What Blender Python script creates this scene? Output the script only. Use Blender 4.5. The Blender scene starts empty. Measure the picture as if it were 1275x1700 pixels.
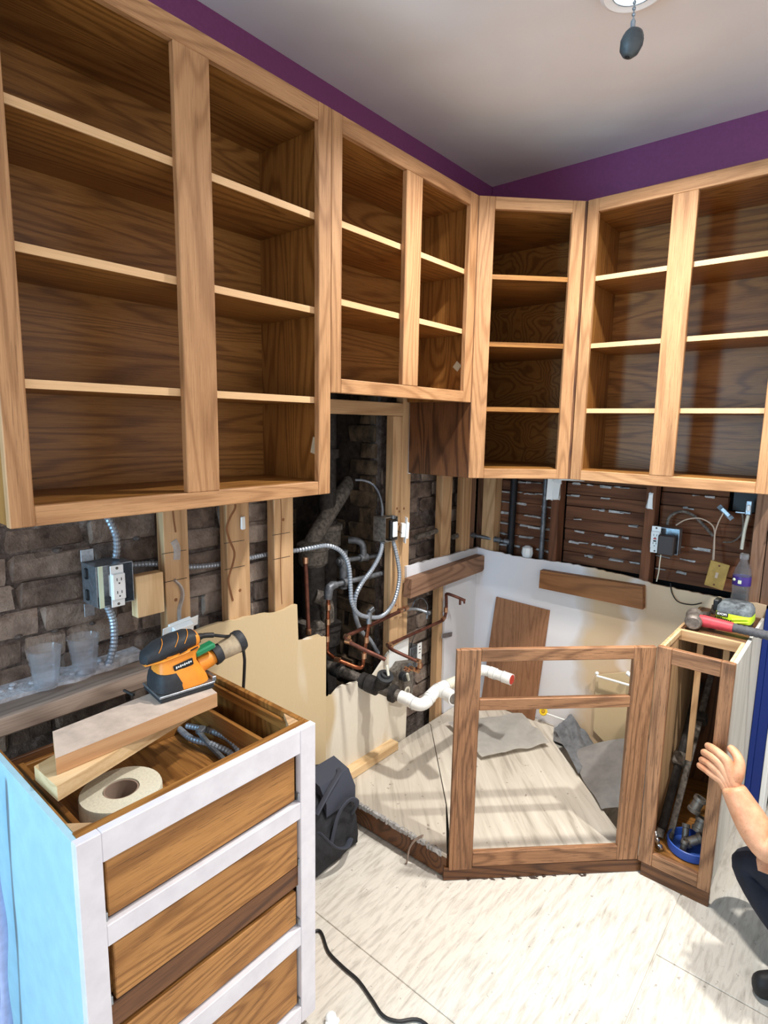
import bpy, bmesh, math, random
from mathutils import Vector, Matrix, Euler
random.seed(7)
C = bpy.context.scene.collection
S = bpy.context.scene
PI = math.pi

# ---------------------------------------------------------------- camera
cam_d = bpy.data.cameras.new('camera'); cam = bpy.data.objects.new('camera', cam_d); C.objects.link(cam)
cam_d.sensor_fit = 'HORIZONTAL'; cam_d.sensor_width = 36.0
cam_d.lens = 960.943 / 1275 * 36.0
cam_d.clip_start = 0.02; cam_d.clip_end = 60
R_ = Vector((0.762461, 0.646795, 0.017595)); U_ = Vector((-0.111202, 0.104203, 0.98832)); F_ = Vector((-0.637407, 0.755512, -0.151375))
M = Matrix((R_, U_, -F_)).transposed().to_4x4(); M.translation = Vector((1.5879, -2.6653, 1.596))
cam.matrix_world = M
S.camera = cam

# ---------------------------------------------------------------- light and exposure
w = bpy.data.worlds.new('world'); S.world = w; w.use_nodes = True
bg = w.node_tree.nodes['Background']; bg.inputs[0].default_value = (0.98, 0.98, 1.0, 1); bg.inputs[1].default_value = 1.08
def area(name, loc, target, power, size, color, shape='DISK', size_y=None, spread=180):
    d = bpy.data.lights.new(name, 'AREA'); d.energy = power; d.shape = shape; d.size = size; d.color = color; d.spread = math.radians(spread)
    if size_y: d.size_y = size_y
    o = bpy.data.objects.new(name, d); C.objects.link(o); o.location = loc
    o.rotation_euler = (Vector(target) - Vector(loc)).to_track_quat('-Z', 'Y').to_euler()
    return o
LAMP = (1.0, 0.97, 0.92)
area('corner_lamp_light', (0.95, -0.91, 2.725), (0.95, -0.91, 0), 24, 0.10, LAMP, spread=135)
area('kitchen_lamp_light', (1.86, -1.0, 2.725), (1.86, -1.0, 0), 22, 0.06, LAMP, spread=115)
area('window_daylight', (0.15, -4.6, 1.45), (0.15, -1.0, 1.1), 55, 0.36, (0.34, 0.70, 1.0), 'RECTANGLE', 1.5)
S.view_settings.view_transform = 'Standard'; S.view_settings.look = 'None'
S.view_settings.exposure = 0.38; S.view_settings.gamma = 1.0; S.view_settings.use_curve_mapping = False
S.cycles.max_bounces = 8; S.cycles.diffuse_bounces = 4; S.cycles.transparent_max_bounces = 12
S.cycles.sample_clamp_indirect = 6.0

# ---------------------------------------------------------------- materials
def lin(c):
    return tuple(((v / 255) / 12.92 if v / 255 <= 0.04045 else ((v / 255 + 0.055) / 1.055) ** 2.4) for v in c) + (1,)
class NT:
    def __init__(s, name):
        s.m = bpy.data.materials.new(name); s.m.use_nodes = True
        s.t = s.m.node_tree; s.b = s.t.nodes['Principled BSDF']
    def n(s, typ, **kw):
        x = s.t.nodes.new(typ)
        for k, v in kw.items(): setattr(x, k, v)
        return x
    def l(s, a, b): s.t.links.new(a, b)
    def coord(s, sc=(1, 1, 1), rnd=True, rot=(0, 0, 0)):
        tc = s.n('ShaderNodeTexCoord'); mp = s.n('ShaderNodeMapping'); mp.inputs['Scale'].default_value = sc; mp.inputs['Rotation'].default_value = rot
        if rnd:
            oi = s.n('ShaderNodeObjectInfo'); vm = s.n('ShaderNodeVectorMath', operation='SCALE')
            vm.inputs[0].default_value = (13.7, 7.3, 19.1); s.l(oi.outputs['Random'], vm.inputs['Scale'])
            va = s.n('ShaderNodeVectorMath', operation='ADD'); s.l(tc.outputs['Object'], va.inputs[0]); s.l(vm.outputs[0], va.inputs[1]); s.l(va.outputs[0], mp.inputs[0])
        else: s.l(tc.outputs['Object'], mp.inputs[0])
        return mp.outputs[0]
    def noise(s, vec, scale=1, detail=3, rough=.55, dist=0):
        x = s.n('ShaderNodeTexNoise'); x.inputs['Scale'].default_value = scale; x.inputs['Detail'].default_value = detail; x.inputs['Roughness'].default_value = rough; x.inputs['Distortion'].default_value = dist
        s.l(vec, x.inputs['Vector']); return x.outputs['Fac']
    def math(s, op, a, b=None, clamp=False):
        x = s.n('ShaderNodeMath', operation=op); x.use_clamp = clamp
        for i, v in enumerate((a, b)):
            if v is None: continue
            if isinstance(v, (int, float)): x.inputs[i].default_value = v
            else: s.l(v, x.inputs[i])
        return x.outputs[0]
    def ramp(s, fac, stops):
        x = s.n('ShaderNodeValToRGB'); e = x.color_ramp.elements
        while len(e) < len(stops): e.new(0.5)
        for el, (p, c) in zip(e, stops): el.position = p; el.color = c if len(c) == 4 else lin(c)
        s.l(fac, x.inputs[0]); return x.outputs[0]
    def mix(s, f, a, b, mode='MIX'):
        x = s.n('ShaderNodeMix'); x.data_type = 'RGBA'; x.blend_type = mode
        for i, v in ((0, f), (6, a), (7, b)):
            if isinstance(v, (int, float)): x.inputs[i].default_value = v
            elif isinstance(v, tuple): x.inputs[i].default_value = v
            else: s.l(v, x.inputs[i])
        return x.outputs[2]
    def bump(s, h, st=.3, d=.01):
        x = s.n('ShaderNodeBump'); x.inputs['Strength'].default_value = st; x.inputs['Distance'].default_value = d
        s.l(h, x.inputs['Height']); s.l(x.outputs[0], s.b.inputs['Normal'])
    def out(s, col=None, rough=.6, metal=0, spec=.4):
        if col is not None:
            if isinstance(col, tuple): s.b.inputs['Base Color'].default_value = col
            else: s.l(col, s.b.inputs['Base Color'])
        if isinstance(rough, (int, float)): s.b.inputs['Roughness'].default_value = rough
        else: s.l(rough, s.b.inputs['Roughness'])
        s.b.inputs['Metallic'].default_value = metal; s.b.inputs['Specular IOR Level'].default_value = spec
        return s.m
CACHE = {}
def wood(kind, axis):
    k = (kind, axis)
    if k in CACHE: return CACHE[k]
    dark, light, pore, freq, blotch, rough, rw = WOODS[kind]
    t = NT(kind + '_wood_' + axis)
    def sc(al, ac): return tuple(al if a == axis else ac for a in 'xyz')
    v1 = t.coord(sc(.62, 5.5)); ringn = t.noise(v1, 1.0, 2.0, .45, .35)
    ring = t.math('SINE', t.math('MULTIPLY', ringn, freq)); ring = t.math('MULTIPLY_ADD', ring, .5); ring.node.inputs[2].default_value = .5
    v2 = t.coord(sc(7, 330)); fine = t.noise(v2, 1.0, 3, .65)
    v3 = t.coord(sc(1.6, 6.0)); bl = t.noise(v3, 1.0, 4, .6)
    f = t.math('ADD', t.math('MULTIPLY', t.math('POWER', ring, 3.0), rw), t.math('MULTIPLY', fine, .66))
    f = t.math('ADD', f, t.math('MULTIPLY', t.math('SUBTRACT', bl, .5), blotch))
    col = t.ramp(f, [(.12, light), (.50, tuple((a + b) / 2 for a, b in zip(light, dark))), (.9, dark)])
    v4 = t.coord(sc(16, 620)); po = t.noise(v4, 1.0, 2, .5)
    pm = t.math('MULTIPLY', t.math('GREATER_THAN', po, .63), pore)
    col = t.mix(pm, col, lin(tuple(c * .55 for c in dark)))
    t.bump(fine, .12, .002)
    CACHE[k] = t.out(col, rough, 0, .35); return CACHE[k]
WOODS = {  # dark, light, pore strength, ring frequency, blotchiness, roughness, ring weight
    'sanded_oak': ((130, 89, 55), (198, 152, 108), .30, 124, .70, .62, .26),
    'varnished_oak': ((92, 54, 20), (172, 121, 63), .38, 135, .35, .40, .30),
    'base_oak': ((84, 54, 34), (178, 130, 92), .70, 118, .55, .58, .26),
    'drawer_oak': ((118, 74, 32), (192, 138, 78), .55, 124, .25, .5, .36),
    'dark_oak': ((62, 36, 20), (124, 82, 50), .5, 118, .3, .5, .45),
    'shelf_edge': ((196, 152, 106), (228, 190, 144), .1, 54, .3, .6, .2),
    'pine': ((196, 158, 110), (234, 204, 160), .04, 80, .25, .65, .3),
    'stud': ((152, 116, 80), (208, 172, 130), .06, 80, .8, .75, .32),
    'grey_plank': ((106, 90, 80), (168, 150, 136), .15, 97, .8, .8, .3),
    'weathered': ((96, 68, 52), (152, 118, 94), .2, 108, .8, .8, .35),
    'old_plank': ((72, 43, 29), (128, 84, 58), .2, 75, .9, .85, .3),
    'brown_block': ((104, 64, 32), (160, 108, 64), .2, 80, .4, .6, .3),
    'plywood': ((108, 70, 46), (166, 120, 86), .3, 90, .3, .6, .2),
    'board': ((176, 130, 90), (208, 164, 120), .06, 70, .35, .7, .3),
}
def plain(name, rgb, rough=.5, metal=0, var=0, bump=0, bscale=60, spec=.4, rgb2=None):
    if name in CACHE: return CACHE[name]
    t = NT(name)
    if var or rgb2:
        v = t.coord((1, 1, 1)); f = t.noise(v, bscale, 4, .6)
        lo = rgb2 if rgb2 else tuple(max(0, c * (1 - var)) for c in rgb)
        col = t.ramp(f, [(.32, lo), (.66, rgb)])
    else: col = lin(rgb)
    if bump:
        v = t.coord((1, 1, 1)); t.bump(t.noise(v, bscale, 4, .65), bump, .006)
    CACHE[name] = t.out(col, rough, metal, spec); return CACHE[name]
def glassy(name, rgb, rough, alpha, ior=1.45):
    if name in CACHE: return CACHE[name]
    t = NT(name); t.b.inputs['Transmission Weight'].default_value = .9; t.b.inputs['IOR'].default_value = ior
    t.b.inputs['Alpha'].default_value = alpha
    t.b.inputs['Coat Weight'].default_value = .6
    CACHE[name] = t.out(lin(rgb), rough); return CACHE[name]

# ---------------------------------------------------------------- mesh helpers
class MB:
    def __init__(s): s.bm = bmesh.new()
    def box(s, a, b, bev=.0015, rot=None, c0=None, jit=0):
        lo = [min(p, q) for p, q in zip(a, b)]; hi = [max(p, q) for p, q in zip(a, b)]
        vs = [s.bm.verts.new((x, y, z)) for x in (lo[0], hi[0]) for y in (lo[1], hi[1]) for z in (lo[2], hi[2])]
        fs = [(0, 1, 3, 2), (4, 6, 7, 5), (0, 4, 5, 1), (2, 3, 7, 6), (0, 2, 6, 4), (1, 5, 7, 3)]
        faces = [s.bm.faces.new([vs[i] for i in f]) for f in fs]
        if bev:
            es = list({e for f in faces for e in f.edges})
            r = bmesh.ops.bevel(s.bm, geom=es, offset=bev, segments=1, affect='EDGES', profile=.5)
            vs = list({v for f in r['faces'] for v in f.verts} | {v for v in vs if v.is_valid})
        if jit:
            for v in vs: v.co += Vector((random.uniform(-jit, jit), random.uniform(-jit, jit), random.uniform(-jit, jit)))
        if rot is not None:
            cc = Vector(c0) if c0 is not None else (Vector(lo) + Vector(hi)) / 2
            for v in vs: v.co = cc + rot @ (v.co - cc)
        return s
    def obox(s, c, size, rot=None, bev=.0015):
        c = Vector(c); h = Vector(size) / 2
        return s.box(c - h, c + h, bev, rot, c)
    def prism(s, poly, axis, lo, hi):
        i = 'xyz'.index(axis); o = [j for j in range(3) if j != i]
        def mk(p, v):
            q = [0, 0, 0]; q[i] = v; q[o[0]] = p[0]; q[o[1]] = p[1]; return s.bm.verts.new(q)
        A = [mk(p, lo) for p in poly]; B = [mk(p, hi) for p in poly]; n = len(poly)
        fs = [s.bm.faces.new(A[::-1]), s.bm.faces.new(B)]
        for k in range(n): fs.append(s.bm.faces.new((A[k], A[(k + 1) % n], B[(k + 1) % n], B[k])))
        bmesh.ops.recalc_face_normals(s.bm, faces=fs); return s
    def quadslab(s, pts, n, th):
        n = Vector(n).normalized() * th
        A = [s.bm.verts.new(Vector(p)) for p in pts]; B = [s.bm.verts.new(Vector(p) - n) for p in pts]; k = len(pts)
        fs = [s.bm.faces.new(A), s.bm.faces.new(B[::-1])]
        for i in range(k): fs.append(s.bm.faces.new((A[i], B[i], B[(i + 1) % k], A[(i + 1) % k])))
        bmesh.ops.recalc_face_normals(s.bm, faces=fs); return s
    def rings(s, rings, cap=True, closed=False):
        R = [[s.bm.verts.new(p) for p in r] for r in rings]; n = len(R[0]); fs = []
        m = len(R)
        for i in range(m if closed else m - 1):
            a, b = R[i], R[(i + 1) % m]
            for j in range(n): fs.append(s.bm.faces.new((a[j], a[(j + 1) % n], b[(j + 1) % n], b[j])))
        if cap and not closed:
            fs.append(s.bm.faces.new(R[0][::-1])); fs.append(s.bm.faces.new(R[-1]))
        bmesh.ops.recalc_face_normals(s.bm, faces=fs); return s
    def tube(s, pts, r, n=10, cap=True, flat=1.0):
        P = [Vector(p) for p in pts]; m = len(P)
        T = [(P[min(i + 1, m - 1)] - P[max(i - 1, 0)]).normalized() for i in range(m)]
        up = Vector((0, 0, 1)) if abs(T[0].z) < .9 else Vector((1, 0, 0))
        N = (up - T[0] * up.dot(T[0])).normalized(); out = []
        for i in range(m):
            N = (N - T[i] * N.dot(T[i])).normalized(); B = T[i].cross(N); rr = r(i / (m - 1)) if callable(r) else (r[i] if isinstance(r, (list, tuple)) else r)
            out.append([P[i] + (N * math.cos(2 * PI * k / n) * flat + B * math.sin(2 * PI * k / n)) * rr for k in range(n)])
        return s.rings(out, cap)
    def cyl(s, a, b, r, r2=None, n=16): return s.tube([a, b], [r, r if r2 is None else r2], n)
    def lathe(s, prof, c=(0, 0, 0), n=24, d=(0, 0, 1), cap=True, closed=False):
        q = Vector((0, 0, 1)).rotation_difference(Vector(d).normalized()).to_matrix(); c = Vector(c)
        return s.rings([[c + q @ Vector((max(r, .0002) * math.cos(2 * PI * k / n), max(r, .0002) * math.sin(2 * PI * k / n), z)) for k in range(n)] for r, z in prof], cap, closed)
    def ball(s, c, r, sc=(1, 1, 1), n=14):
        return s.lathe([(r * math.sin(PI * i / 8) , -r * math.cos(PI * i / 8) * sc[2]) for i in range(9)], c, n)
def smooth(pts, k=6):
    P = [Vector(p) for p in pts]; out = []
    for i in range(len(P) - 1):
        a = P[max(i - 1, 0)]; b = P[i]; c = P[i + 1]; d = P[min(i + 2, len(P) - 1)]
        for j in range(k):
            t = j / k
            out.append(.5 * ((2 * b) + (c - a) * t + (2 * a - 5 * b + 4 * c - d) * t * t + (3 * b - a - 3 * c + d) * t ** 3))
    out.append(P[-1]); return out
def even(pts, step):
    P = [Vector(p) for p in pts]; L = [0]
    for a, b in zip(P, P[1:]): L.append(L[-1] + (b - a).length)
    n = max(2, int(L[-1] / step)); out = []; j = 0
    for i in range(n + 1):
        t = L[-1] * i / n
        while j < len(P) - 2 and L[j + 1] < t: j += 1
        f = (t - L[j]) / max(1e-9, L[j + 1] - L[j]); out.append(P[j].lerp(P[j + 1], min(1, f)))
    return out
W = {}
def link(o, parent=None, mw=None):
    C.objects.link(o)
    if parent: o.parent = parent; W[o] = W[parent] @ (mw or Matrix())
    else: W[o] = mw or Matrix()
    return o
def thing(name, label, cat, loc=(0, 0, 0), rz=0, group=None):
    o = bpy.data.objects.new(name, None); o.empty_display_size = .05; o.location = loc; o.rotation_euler = (0, 0, rz)
    link(o, None, Matrix.Translation(loc) @ Matrix.Rotation(rz, 4, 'Z'))
    o['label'] = label; o['category'] = cat
    if group: o['group'] = group
    return o
def mesh_of(name, mb, mat, sharp=.6):
    me = bpy.data.meshes.new(name); mb.bm.to_mesh(me); mb.bm.free()
    for m in (mat if isinstance(mat, list) else [mat]): me.materials.append(m)
    if sharp:
        me.polygons.foreach_set('use_smooth', [True] * len(me.polygons)); me.set_sharp_from_angle(angle=sharp)
    return me
def part(name, mb, mat, parent, world=True, label=None, sharp=.6, kind=None):
    me = mesh_of(name, mb, mat, sharp)
    if world: me.transform(W[parent].inverted())
    o = bpy.data.objects.new(name, me); link(o, parent)
    if label: o['label'] = label
    if kind: o['kind'] = kind
    return o
def solo(name, mb, mat, label, cat, group=None, sharp=.6):
    me = mesh_of(name, mb, mat, sharp)
    xs = [v.co for v in me.vertices]
    lo = [min(v[i] for v in xs) for i in range(3)]; hi = [max(v[i] for v in xs) for i in range(3)]
    b = Vector(((lo[0] + hi[0]) / 2, (lo[1] + hi[1]) / 2, lo[2])); me.transform(Matrix.Translation(-b))
    o = bpy.data.objects.new(name, me); o.location = b; link(o, None, Matrix.Translation(b))
    o['label'] = label; o['category'] = cat
    if group: o['group'] = group
    return o
def struct(name, mb, mat, sharp=.6):
    o = bpy.data.objects.new(name, mesh_of(name, mb, mat, sharp)); link(o); o['kind'] = 'structure'; return o

# ---------------------------------------------------------------- setting materials
def m_floor():
    t = NT('thinset_floor'); rot = (0, 0, math.radians(4))
    v = t.coord((60, 9, 1), False, rot); st = t.noise(v, 1, 5, .65, .4)
    v2 = t.coord((1, 1, 1), False); bl = t.noise(v2, 3.2, 4, .6); sp = t.noise(v2, 46, 3, .6)
    col = t.ramp(st, [(.22, (132, 124, 113)), (.36, (182, 175, 164)), (.55, (208, 202, 191)), (.8, (194, 187, 175))])
    col = t.mix(t.math('MULTIPLY', t.math('GREATER_THAN', bl, .60), .30), col, lin((200, 200, 192)))
    col = t.mix(t.math('MULTIPLY', t.math('GREATER_THAN', sp, .70), .55), col, lin((120, 110, 100)))
    t.bump(t.math('ADD', st, bl), .35, .006); return t.out(col, .75, 0, .3)
def m_ceiling():
    t = NT('ceiling_paint'); v = t.coord((1, 1, 1), False); n = t.noise(v, 2.0, 2, .5)
    col = t.ramp(n, [(.3, (222, 216, 214)), (.7, (236, 231, 228))]); t.bump(t.noise(v, 2.4, 2), .25, .05); return t.out(col, .7)
def m_brick():
    t = NT('sooty_brick'); v = t.coord((1, 1, 1)); n = t.noise(v, 14, 6, .7); n2 = t.noise(v, 55, 4, .7)
    oi = t.n('ShaderNodeObjectInfo')
    col = t.ramp(t.math('ADD', t.math('MULTIPLY', n, .75), t.math('MULTIPLY', oi.outputs['Random'], .25)), [(.28, (70, 58, 52)), (.46, (120, 105, 95)), (.62, (158, 143, 131)), (.8, (132, 106, 88))])
    t.bump(t.math('ADD', n, t.math('MULTIPLY', n2, .5)), .9, .012); return t.out(col, .9, 0, .25)
def m_mortar():
    t = NT('old_mortar'); v = t.coord((1, 1, 1), False); n = t.noise(v, 30, 6, .75)
    col = t.ramp(n, [(.3, (62, 54, 51)), (.55, (116, 105, 99)), (.78, (172, 165, 162))]); t.bump(n, 1.0, .02); return t.out(col, .95, 0, .2)
def m_drywall(name, base, patch, thr, ax):
    t = NT(name); sc = (2.2, 2.2, .9); v = t.coord(sc, False); n = t.noise(v, 1.7, 2, .45, .3)
    e = t.math('MULTIPLY', t.math('SUBTRACT', n, thr), 14, True)
    x = t.n('ShaderNodeMath', operation='MULTIPLY'); x.use_clamp = True
    col = t.mix(e, lin(base), lin(patch)); f = t.noise(v, 60, 3); col = t.mix(t.math('MULTIPLY', f, .18), col, lin(tuple(c * .8 for c in base)))
    t.bump(n, .15, .01); return t.out(col, .8, 0, .25)
M_FLOOR = m_floor(); M_CEIL = m_ceiling(); M_BRICK = m_brick(); M_MORTAR = m_mortar()
M_TORN = m_drywall('torn_drywall', (202, 180, 142), (228, 220, 204), .47, 'y')
M_BEIGE = m_drywall('beige_drywall', (206, 184, 146), (226, 216, 196), .60, 'y')
M_WHITEB = m_drywall('white_drywall', (206, 208, 212), (222, 224, 230), .5, 'y')
def m_rightboard():
    t = NT('patched_drywall'); v = t.coord((1, 1, 1), False)
    sx = t.n('ShaderNodeSeparateXYZ'); t.l(v, sx.inputs[0])
    n = t.noise(t.coord((1.5, 1, 2.2), False), 2.2, 3, .5)
    px = t.math('ADD', sx.outputs[0], t.math('MULTIPLY', t.math('SUBTRACT', n, .5), .22))
    col = t.ramp(px, [(0, (224, 224, 230)), (.56, (222, 219, 219)), (.60, (206, 194, 182)), (.66, (206, 180, 146)), (.78, (202, 176, 144)), (.82, (220, 208, 198)), (.88, (206, 182, 152)), (1.0, (214, 192, 162))])
    t.bump(n, .15, .01); return t.out(col, .8, 0, .25)
M_RBOARD = m_rightboard()
M_PURPLE = plain('purple_paint', (124, 62, 108), .55, 0, .06, .1, 90)
M_STEEL = plain('galvanised_steel', (168, 176, 184), .38, .85, .2, .1, 80)
M_CONDUIT = plain('flexible_steel', (158, 166, 176), .36, .5)
M_COPPER = plain('copper', (168, 98, 66), .36, .9, .45, 0, 40)
M_SOLDER = plain('solder', (220, 176, 142), .28, .95)
M_BRONZE = plain('tarnished_copper', (118, 72, 58), .5, .6, .3, 0, 30)
M_IRON = plain('cast_iron', (66, 61, 58), .75, .3, .4, .6, 50)
M_IRONG = plain('dusty_iron', (128, 120, 111), .8, .2, .45, .5, 60)
M_PVC = plain('white_pvc', (240, 240, 236), .3, 0, .04, 0, 20)
M_PVCB = plain('aged_pvc', (224, 220, 200), .4)
M_WPLAST = plain('white_plastic', (236, 240, 240), .35)
M_BLACK = plain('black_plastic', (26, 26, 28), .5)
M_DARK = plain('charcoal_rubber', (46, 48, 52), .6, 0, .2, .2, 80)
M_PLASTER = plain('plaster', (200, 198, 196), .9, 0, .25, .8, 50)
M_VOID_SHADE = plain('void_shade', (14, 12, 12), .95)  # near-black colour painting the shade of the hall and lath cavity

M_SOOT_SHADE = plain('sooty_shaded_mortar', (66, 56, 50), .95, 0, .5, 1.0, 30)  # chase mortar: soot, plus the shade of the deep recess painted in
# ================================================================ SETTING
b = MB(); b.box((-.6, -5.0, -.06), (4.2, .7, 0), 0); floor = struct('floor', b, M_FLOOR)
for (x0, x1, y0, y1) in ((.0, 1.24, -1.508, .0), (.0, 1.24, -2.74, -1.512), (1.244, 2.45, -2.15, -.93), (1.244, 2.45, -.926, .0), (1.244, 2.45, -3.4, -2.154), (.0, 1.24, -3.96, -2.744)):
    b = MB(); b.box((x0, y0, -.004), (x1, y1, .004), .0015); part('plywood_sheet', b, M_FLOOR, floor)
b = MB(); b.box((-.6, -5.0, 2.756), (4.2, .7, 2.85), 0); struct('ceiling', b, M_CEIL)

# left wall: mortar core, open pipe chase, bricks, studs, boards
b = MB()
b.box((-.16, -5, 0), (-.094, -1.335, 2.756), 0); b.box((-.16, -.70, 0), (-.094, .7, 2.756), 0); b.box((-.16, -1.335, 1.78), (-.094, -.70, 2.756), 0)
wall_left = struct('wall_left', b, M_MORTAR)
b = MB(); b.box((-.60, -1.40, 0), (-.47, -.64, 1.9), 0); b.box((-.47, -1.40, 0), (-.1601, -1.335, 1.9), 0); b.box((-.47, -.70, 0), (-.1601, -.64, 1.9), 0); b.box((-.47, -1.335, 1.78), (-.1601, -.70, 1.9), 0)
wall_chase = struct('wall_chase', b, M_SOOT_SHADE)
BR = []
for k in range(7):
    m_ = MB(); m_.box((-.045, -.1, -.0335), (.015, .1, .0345), .008, jit=.006); BR.append(mesh_of('brick', m_, M_BRICK))
BRS = []
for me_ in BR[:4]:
    me_ = me_.copy(); me_.materials.clear(); me_.materials.append(plain('shaded_chase_brick', (112, 94, 74), .95, 0, .62, .8, 16)); BRS.append(me_)  # darkened brick copies, the shade of the chase put into their colour
def brick(x, y, z, ln, parent, rz=0):
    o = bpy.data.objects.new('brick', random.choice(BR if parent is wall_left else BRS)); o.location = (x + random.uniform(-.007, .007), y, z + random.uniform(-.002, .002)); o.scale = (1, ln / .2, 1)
    o.rotation_euler = (random.uniform(-.02, .02), 0, rz + random.uniform(-.03, .03)); link(o, parent)
def course(y0, y1, z, x, off, L=.212, par=None):
    y = y0 - off * L
    while y < y1 - .02:
        ln = L if random.random() < .72 else L * .52
        a, e = max(y, y0), min(y + ln, y1)
        if e - a > .035: brick(x, (a + e) / 2, z, e - a - .009, par or wall_left)
        y += ln
for i in range(10):
    z = .755 + .0745 * i
    course(-2.62, -1.335, z, -.099, random.random())
for i in range(17):
    z = .16 + .0745 * i
    course(-.70, -.0, z, -.099, random.random())
for i in range(20):                                              # bricks on the right cheek of the chase
    z = .28 + .0745 * i
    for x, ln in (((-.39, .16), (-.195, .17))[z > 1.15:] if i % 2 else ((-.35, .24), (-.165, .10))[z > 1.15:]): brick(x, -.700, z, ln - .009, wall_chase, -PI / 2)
for i in range(13):
    z = .86 + .0745 * i
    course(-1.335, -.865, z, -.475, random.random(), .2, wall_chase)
b = MB(); b.box((-.030, -5, 2.30), (0, 0, 2.756), .001); part('painted_board', b, M_PURPLE, wall_left, label='purple painted wall above the cabinets')
def stud(y0, y1, z0, z1, x0=-.04, x1=0.0, m='stud', wl=wall_left, nm='wall_stud'):
    b = MB(); b.box((x0, y0, z0), (x1, y1, z1), .002); return part(nm, b, wood(m, 'z'), wl)
stud(-1.797, -1.716, .05, 2.30); stud(-1.577, -1.487, .05, 2.30); stud(-1.381, -1.293, .05, 2.30)
stud(-.729, -.668, .05, 1.628); stud(-.666, -.600, .05, 2.30); stud(-.344, -.258, .05, 2.30); stud(-.154, -.077, .05, 2.30)
stud(-.05, .0, .9, 2.30, -.06, -.02, 'weathered'); stud(-3.2, -3.11, .05, 2.3); stud(-2.66, -2.57, .05, 2.3, -.08, -.03)
b = MB(); b.box((-.04, -1.302, 1.629), (0.004, -.668, 1.683), .002); part('header', b, wood('stud', 'y'), wall_left)
b = MB(); b.box((-.012, -.622, 1.375), (.004, -.606, 1.690), .003, jit=.002); part('caulk_strip', b, M_WPLAST, wall_left)
# beige and white wallboard below counter height
def ragged(pts, amp, step=.02):
    out = []
    for a, c in zip(pts, pts[1:]):
        n = max(1, int(math.dist(a, c) / step))
        for k in range(n):
            t = k / n; j = 0 if k == 0 else random.uniform(-amp, amp)
            out.append((a[0] + (c[0] - a[0]) * t + j, a[1] + (c[1] - a[1]) * t + j))
    out.append(pts[-1]); return out
top = ragged([(-1.78, .945), (-1.698, .939), (-1.619, .943), (-1.5, .934), (-1.389, .919), (-1.289, .927)], .004)
b = MB(); b.prism(top + [(-1.284, .784), (-1.140, .76), (-1.140, .12), (-1.78, .12)], 'x', .001, .014); part('drywall_panel', b, M_BEIGE, wall_left, sharp=0)
top = ragged([(-1.284, .780), (-1.23, .781), (-1.175, .778), (-1.155, .760), (-1.168, .64), (-1.150, .514), (-1.10, .50), (-1.06, .520), (-.99, .515), (-.86, .49), (-.745, .575), (-.60, .602)], .003)
b = MB(); b.prism(top + [(-.606, .10), (-1.138, .10), (-1.138, .70), (-1.284, .76)], 'x', .0, .012)
part('drywall_panel', b, M_TORN, wall_left, sharp=0)
b = MB(); b.prism(ragged([(-.632, .953), (-.40, .951), (-.2, .949), (0, .947)], .003) + [(0, .1), (-.285, .1), (-.302, .278), (-.300, .377), (-.312, .75), (-.31, .82), (-.622, .815)], 'x', .001, .013); part('drywall_panel', b, M_WHITEB, wall_left, label='white painted wallboard', sharp=0)
b = MB(); fr_ = ragged([(.014, -2.9), (.022, -2.4), (.004, -2.2), (.02, -2.05), (-.03, -1.86)], .012, .03); b.prism(fr_ + [(-.094, -1.86), (-.094, -2.9)], 'z', .880, .9035)
for k in range(46):
    y = random.uniform(-2.9, -1.90); r = random.uniform(.006, .016); b.ball((random.uniform(-.07, -.005), y, .905), r, (1, 1, .4), 7)
part('plaster_rubble', b, plain('plaster_white', (206, 206, 212), .9, 0, .2, .8, 60), wall_left, kind='stuff')
b = MB()
for k in range(46):
    y = random.uniform(-2.6, -1.83); b.ball((random.uniform(-.10, -.08), y, random.choice([.755 + .0745 * i + .037 for i in range(9)]) + random.uniform(-.006, .006)), random.uniform(.006, .016), (1, 1, .6), 7)
part('mortar_crumbs', b, M_MORTAR, wall_left, kind='stuff')

# right wall: lath boards between studs, purple board above, patched board below
b = MB(); b.box((-.108, .13, 0), (1.36, .3, 2.756), 0); wall_right = struct('wall_right', b, M_VOID_SHADE)
b = MB(); b.box((0, 0, 2.30), (1.392, .03, 2.756), .001); part('painted_board', b, M_PURPLE, wall_right, label='purple painted wall above the cabinets')
b = MB(); b.box((1.392, .0, 2.1), (4.2, .03, 2.756), .001); part('painted_board', b, M_PURPLE, wall_right, label='purple painted wall above the doorway')
for (x0, x1, m) in ((.022, .094, 'stud'), (.404, .444, 'old_plank'), (.838, .879, 'old_plank'), (1.250, 1.297, 'weathered'), (1.300, 1.345, 'weathered')):
    b = MB(); b.box((x0, .002 if m != 'stud' else .0, .91 if x0 == 1.300 else .05), (x1, .075, 2.3), .002); part('wall_stud', b, wood(m, 'z'), wall_right)
b = MB(); b.box((-.04, .05, .5), (.0, .09, 1.5), .002); part('wall_stud', b, wood('weathered', 'z'), wall_right)
for x0, x1, zo in ((-.03, .402, .0), (.446, .836, .012), (.881, 1.143, .004)):
    for i in range(9):
        z = .915 + zo + i * .0572
        b = MB(); xe = 1.252 if x1 == 1.143 and z < 1.22 else x1
        b.box((x0, .080 + random.uniform(0, .005), z), (xe, .095, z + .0555), .003, jit=.002); part('lath_board', b, wood('old_plank', 'x'), wall_right)
b = MB()
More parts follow.
